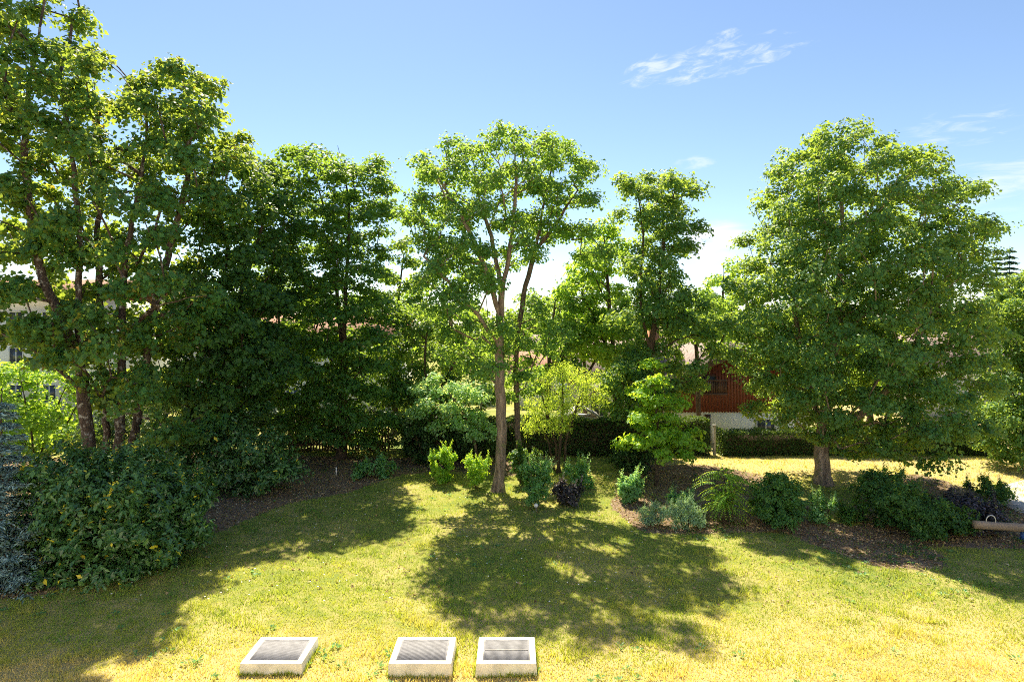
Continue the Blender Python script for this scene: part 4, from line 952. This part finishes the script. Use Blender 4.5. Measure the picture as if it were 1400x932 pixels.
# white garden lamp below the vase shaped shrub
q = GP(733, 697)
root = empty('garden_lamp', tuple(q), 'tiny white globe garden lamp in the grass below the vase shaped shrub', 'lamp')
v, f = tubes([(np.array([q + [0, 0, -.03], q + [0, 0, .1], q + [0, 0, .14]]), [.015, .015, .03], 8)]); mesh('stake', v, f, M['steel'], root)
a = np.linspace(-1.5, 1.5, 9)
v, f = tubes([(np.array([q + [0, 0, .20 + .075 * math.sin(t)] for t in a]), [.075 * math.cos(t) + .001 for t in a], 14)]); mesh('globe', v, f, M['whiteplastic'], root, smooth=True)
# white marker stake by the hornbeam
q = GP(461, 650)
root = empty('marker_stake', tuple(q), 'short white marker stake at the foot of the hornbeam trunk', 'stake')
MB().box(q[0] - .025, q[0] + .025, q[1] - .15, q[1] - .12, q[2] - .05, q[2] + .3).build('board', M['whiteplastic'], root)
MB().prism([(q[0] - .025, q[1] - .15, q[2] + .302), (q[0] + .025, q[1] - .15, q[2] + .302), (q[0], q[1] - .15, q[2] + .34)], (0, .03, 0)).build('tip', M['whiteplastic'], root)

# ------------------------------------------------------------------ houses beyond the hedge
def window(parent, x0, x1, z0, z1, y, fm='frame'):
    fr = MB(); t = .07
    for q in ((x0, x0 + t, z0, z1), (x1 - t, x1, z0, z1), (x0 + t, x1 - t, z0, z0 + t), (x0 + t, x1 - t, z1 - t, z1), ((x0 + x1) / 2 - .03, (x0 + x1) / 2 + .03, z0 + t, z1 - t)):
        fr.box(q[0], q[1], y - .04, y + .03, q[2], q[3])
    w_ = empty('window', ((x0 + x1) / 2, y, z0), None, None); w_.parent = parent
    w_.location = np.array(w_.location) - np.array(parent.location)
    # window is one mesh (frame) with the pane as sub-part
    bpy.data.objects.remove(w_)
    o = fr.build('window', M[fm], parent)
    p_ = MB().box(x0 + .02, x1 - .02, y - .012, y + .012, z0 + .02, z1 - .02).build('pane', M['glass'], parent); p_.parent = o
    return o
GB = -1.1
# the sunlit garden front of the apartment house from whose upper window the photograph looks out
root = empty('apartment_house', (0, -6, 0), 'pale rendered garden front of the apartment house behind the viewpoint', 'building')
MB().box(-24, 24, -12, -0.9, -.3, 11.5).build('wall', M['white'], root)
MB().prism([(-25, 0.0, 11.5), (-25, -6.4, 14.5), (-25, -12.9, 11.5), (-25, -12.9, 11.7), (-25, -6.4, 14.75), (-25, 0.0, 11.7)], (50, 0, 0)).build('roof', M['terra'], root)
for z in (1.0, 4.0, 7.0):
    for x in np.arange(-22, 22, 4.4):
        o = MB().box(x, x + 1.5, -.898, -.86, z, z + 1.5).build('window', M['frame'], root)
        p_ = MB().box(x + .08, x + 1.42, -.858, -.85, z + .08, z + 1.42).build('pane', M['glass'], root); p_.parent = o
# red brown gabled house
hx0, hx1, hax, hy = 10.25, 18.5, 14.4, 38.0
root = empty('gabled_house', (14, 42, GB), 'red brown boarded gable house over a white ground floor behind the right hedge', 'house')
eave, apex, zb = 3.15, 5.05, 1.02
MB().box(hx0, hx1, hy + .06, 47, GB - .2, zb).build('wall', M['white'], root)
bd = MB(); x = hx0 - .1
wdt = .19
while x < hx1 + .1:
    xa, xb = x + .008, x + wdt - .008
    def top(xx): return apex - .1 - abs(xx - hax) / (hx1 - hax) * (apex - eave)
    bd.prism([(xa, hy, zb - .10), ((xa + xb) / 2, hy, zb - .16), (xb, hy, zb - .10), (xb, hy, top(xb)), (xa, hy, top(xa))], (0, .03, 0)); x += wdt
bd.build('cladding', M['redboard'], root)
MB().prism([(hx0, hy + .04, zb + .002), (hx1, hy + .04, zb + .002), (hx1, hy + .04, eave - .1), (hax, hy + .04, apex - .12), (hx0, hy + .04, eave - .1)], (0, 8.9, 0)).build('upper_wall', M['darkwood'], root)
rf = MB(); ov = .7
def slope(sx):
    ex = hx0 - ov if sx < 0 else hx1 + ov
    ez = eave - ov * (apex - eave) / (hx1 - hax)
    return [(hax, hy - 1.1, apex), (ex, hy - 1.1, ez), (ex, hy - 1.1, ez + .16), (hax, hy - 1.1, apex + .16)]
rf.prism(slope(-1), (0, 10.4, 0)); rf.prism([slope(1)[i] for i in (3, 2, 1, 0)], (0, 10.4, 0))
roof = rf.build('roof', M['tile'], root)
vb = MB()
for sx in (-1, 1):
    a, b_, c_, d_ = slope(sx)
    q = [np.add(a, (0, -.045, -.22)), np.add(b_, (0, -.045, -.22)), np.add(b_, (0, -.045, .05)), np.add(a, (0, -.045, .05))]
    vb.prism(q if sx > 0 else q[::-1], (0, .04, 0))
o = vb.build('verge_board', M['darkwood'], root); o.parent = roof
ba = MB(); ba.box(11.0, 13.1, hy - .9, hy - .02, 2.05, 2.17)
o = ba.build('balcony_floor', M['darkwood'], root)
ba = MB(); ba.box(11.0, 13.1, hy - .93, hy - .9, 2.9, 2.99)
for x in np.arange(11.0, 13.1, .14): ba.box(x, x + .1, hy - .895, hy - .87, 2.18, 2.9)
ba.build('balcony_railing', M['darkwood'], root)
window(root, 11.3, 12.7, 2.2, 3.2, hy - .05, 'darkwood'); window(root, 14.9, 16.2, 2.2, 3.3, hy - .05, 'darkwood'); window(root, 15.2, 16.4, -.6, .5, hy - .0)
MB().box(12.0, 12.36, hy + .0, hy + .05, GB, .75).build('door', M['darkwood'], root)
# the long wing to the left
MB().box(3.6, 10.2, 39.2, 47, GB - .2, 2.7).build('wall', M['white'], root)
o = MB().prism([(3.0, 38.5, 2.65), (3.0, 43.1, 5.3), (3.0, 47.7, 2.65), (3.0, 47.7, 2.82), (3.0, 43.1, 5.48), (3.0, 38.5, 2.82)], (8.5, 0, 0)).build('roof', M['tile'], root)
c = MB().box(9.3, 9.95, 41.2, 41.9, 3.9, 5.95).build('chimney', M['brick'], root); c.parent = o
window(root, 5.0, 6.2, .4, 1.7, 39.17); window(root, 7.4, 8.6, .4, 1.7, 39.17)
# low white house with terracotta roof
root = empty('bungalow', (4, 58, GB), 'low white house with a terracotta roof glimpsed behind the willow', 'house')
MB().box(0.2, 10.5, 55, 62, GB - .2, 1.7).build('wall', M['white'], root)
MB().prism([(-.4, 54.3, 1.65), (-.4, 58.5, 3.5), (-.4, 62.7, 1.65), (-.4, 62.7, 1.8), (-.4, 58.5, 3.68), (-.4, 54.3, 1.8)], (11.5, 0, 0)).build('roof', M['terra'], root)
window(root, 2.2, 3.6, -.1, 1.2, 54.97); window(root, 6.2, 7.6, -.1, 1.2, 54.97)
# farther pink roofed house
root = empty('distant_house', (7, 92, GB), 'distant house with a pinkish roof seen between the centre oak and the narrow tall tree', 'house')
MB().box(1.5, 12.5, 88, 96, GB - .2, 2.6).build('wall', M['white'], root)
MB().prism([(.9, 87.2, 2.55), (.9, 92, 4.4), (.9, 96.8, 2.55), (.9, 96.8, 2.75), (.9, 92, 4.62), (.9, 87.2, 2.75)], (12.2, 0, 0)).build('roof', M['tile'], root)
window(root, 3.5, 5.0, .2, 1.6, 87.97); window(root, 8.0, 9.5, .2, 1.6, 87.97)
# house at the right behind the evergreen
root = empty('distant_house', (38, 52, GB), 'house with a pinkish tiled roof behind the right edge evergreen', 'house')
MB().box(31, 44, 49, 57, GB - .2, 2.6).build('wall', M['white'], root)
MB().prism([(30.4, 48.2, 2.55), (30.4, 53, 5.4), (30.4, 57.8, 2.55), (30.4, 57.8, 2.75), (30.4, 53, 5.62), (30.4, 48.2, 2.75)], (14.2, 0, 0)).build('roof', M['tile'], root)
window(root, 33, 34.5, .2, 1.6, 48.97); window(root, 38, 39.5, .2, 1.6, 48.97)
# garden shed
root = empty('garden_shed', (3.9, 34.2, -.5), 'small garden shed with a grey pitched roof just over the hedge by the willow', 'shed')
MB().box(3.1, 4.7, 33.6, 34.9, -.9, 1.25).build('wall', M['white'], root)
MB().prism([(2.95, 33.4, 1.24), (3.9, 33.4, 1.75), (4.85, 33.4, 1.24), (4.85, 33.4, 1.31), (3.9, 33.4, 1.83), (2.95, 33.4, 1.31)], (0, 1.7, 0)).build('roof', M['stone'], root)
MB().box(3.6, 4.2, 33.56, 33.597, -.7, 1.0).build('door', M['fencewood'], root)
# white apartment building at the far left
root = empty('apartment_building', (-38, 50, GB), 'white apartment building with a brown red eave at the far left behind the maples', 'building')
MB().box(-52, -31.2, 46, 58, GB - .2, 8.2).build('wall', M['white'], root)
MB().prism([(-53, 44.9, 8.2), (-53, 52, 9.8), (-53, 59.1, 8.2), (-53, 59.1, 8.5), (-53, 52, 10.1), (-53, 44.9, 8.5)], (22.9, 0, 0)).build('roof', M['terra'], root)
MB().box(-53, -30.1, 44.8, 44.895, 8.1, 8.55).build('fascia', M['darkwood'], root)
for z in (.4, 3.2, 5.9):
    for x in (-50, -47, -44, -41, -37.9, -35.4, -33): window(root, x, x + 1.1, z, z + 1.4, 45.96)
# white house behind the dark trees
root = empty('white_house', (-18, 54, GB), 'white house only glimpsed through the dark trees at the left', 'house')
MB().box(-27, -9.5, 50, 58, GB - .2, 4.6).build('wall', M['white'], root)
MB().prism([(-27.6, 49.2, 4.55), (-27.6, 54, 7.0), (-27.6, 58.8, 4.55), (-27.6, 58.8, 4.75), (-27.6, 54, 7.22), (-27.6, 49.2, 4.75)], (18.7, 0, 0)).build('roof', M['terra'], root)
for z in (-.2, 2.6):
    for x in (-25.5, -22, -18.5, -15, -11.6): window(root, x, x + 1.2, z, z + 1.3, 49.96)

# ------------------------------------------------------------------ trees and woods beyond the houses
BT = 'trees in the gardens behind the houses'
BL = [('broad garden tree behind the white house at the left', -16, 66, 10.5, 4.0), ('garden tree between the white house and the terracotta bungalow', -4, 62, 9.0, 3.6),
      ('dark garden tree directly behind the terracotta bungalow', 8, 70, 9.0, 3.4), ('garden tree behind the red brown house', 20, 60, 9.6, 4.0),
      ('wide garden tree right of the red brown house', 27, 46, 7.2, 3.2), ('garden tree behind the far left apartment building', -46, 70, 9.0, 4.2), ('low garden tree left of the right edge house', 31, 72, 8.0, 4.0)]
for i, (lab, x, y, H, rad_) in enumerate(BL):
    px = 700 + x / y * F; s = F / y; zc = lambda z: HOR - (z - CAMH) * s
    tree('garden_tree', lab, 'tree', y, [[(px, zc(GB)), (px + 3, zc(H * .4)), (px, zc(H * .8))]], .2,
         [(px + dx * rad_ * s, zc(z * H), rw * rad_ * s, rz * H * s) for dx, z, rw, rz in ((0, .8, .6, .15), (-.4, .6, .6, .16), (.45, .58, .55, .16), (0, .42, .8, .16), (-.3, .3, .6, .12), (.4, .3, .5, .12))],
         px, rad_ * s * 1.05, rad_ * .8, M[('dark', 'light', 'oakdense')[i % 3]], M['bark'], 120 + i, spacing=1.0, per=26, L=0.34, W=0.24, cr=0.85, flat=.6, clear=1.5, group=BT, shell=.6)
r = rng(200)
n = 60000
ang = (r.random(n) * 2 - 1) * 1.0; rad_ = 150 + 25 * r.random(n)
x = np.sin(ang) * rad_; y = np.cos(ang) * rad_
top = 6.0 + 2.2 * np.sin(ang * 13) + 1.3 * np.sin(ang * 41 + 1) + 1.0 * np.sin(ang * 97)
z = GB + (top - GB) * r.random(n) ** .7
c = np.stack([x, y, z], -1); L = 1.0 + r.random(n)
v, f = leaf_geo(c, r.normal(size=(n, 3)), r.normal(size=(n, 3)) + [0, 0, 1], L, L * .7)
o = mesh('distant_wood', v, f, M['dark'], tint=np.repeat(r.random(n), 4))
tag(o, 'far off line of dark woods along the horizon', 'woods', kind='stuff')
print('objects', len(bpy.data.objects), 'tris', sum(len(o.data.polygons) for o in bpy.data.objects if o.type == 'MESH'))
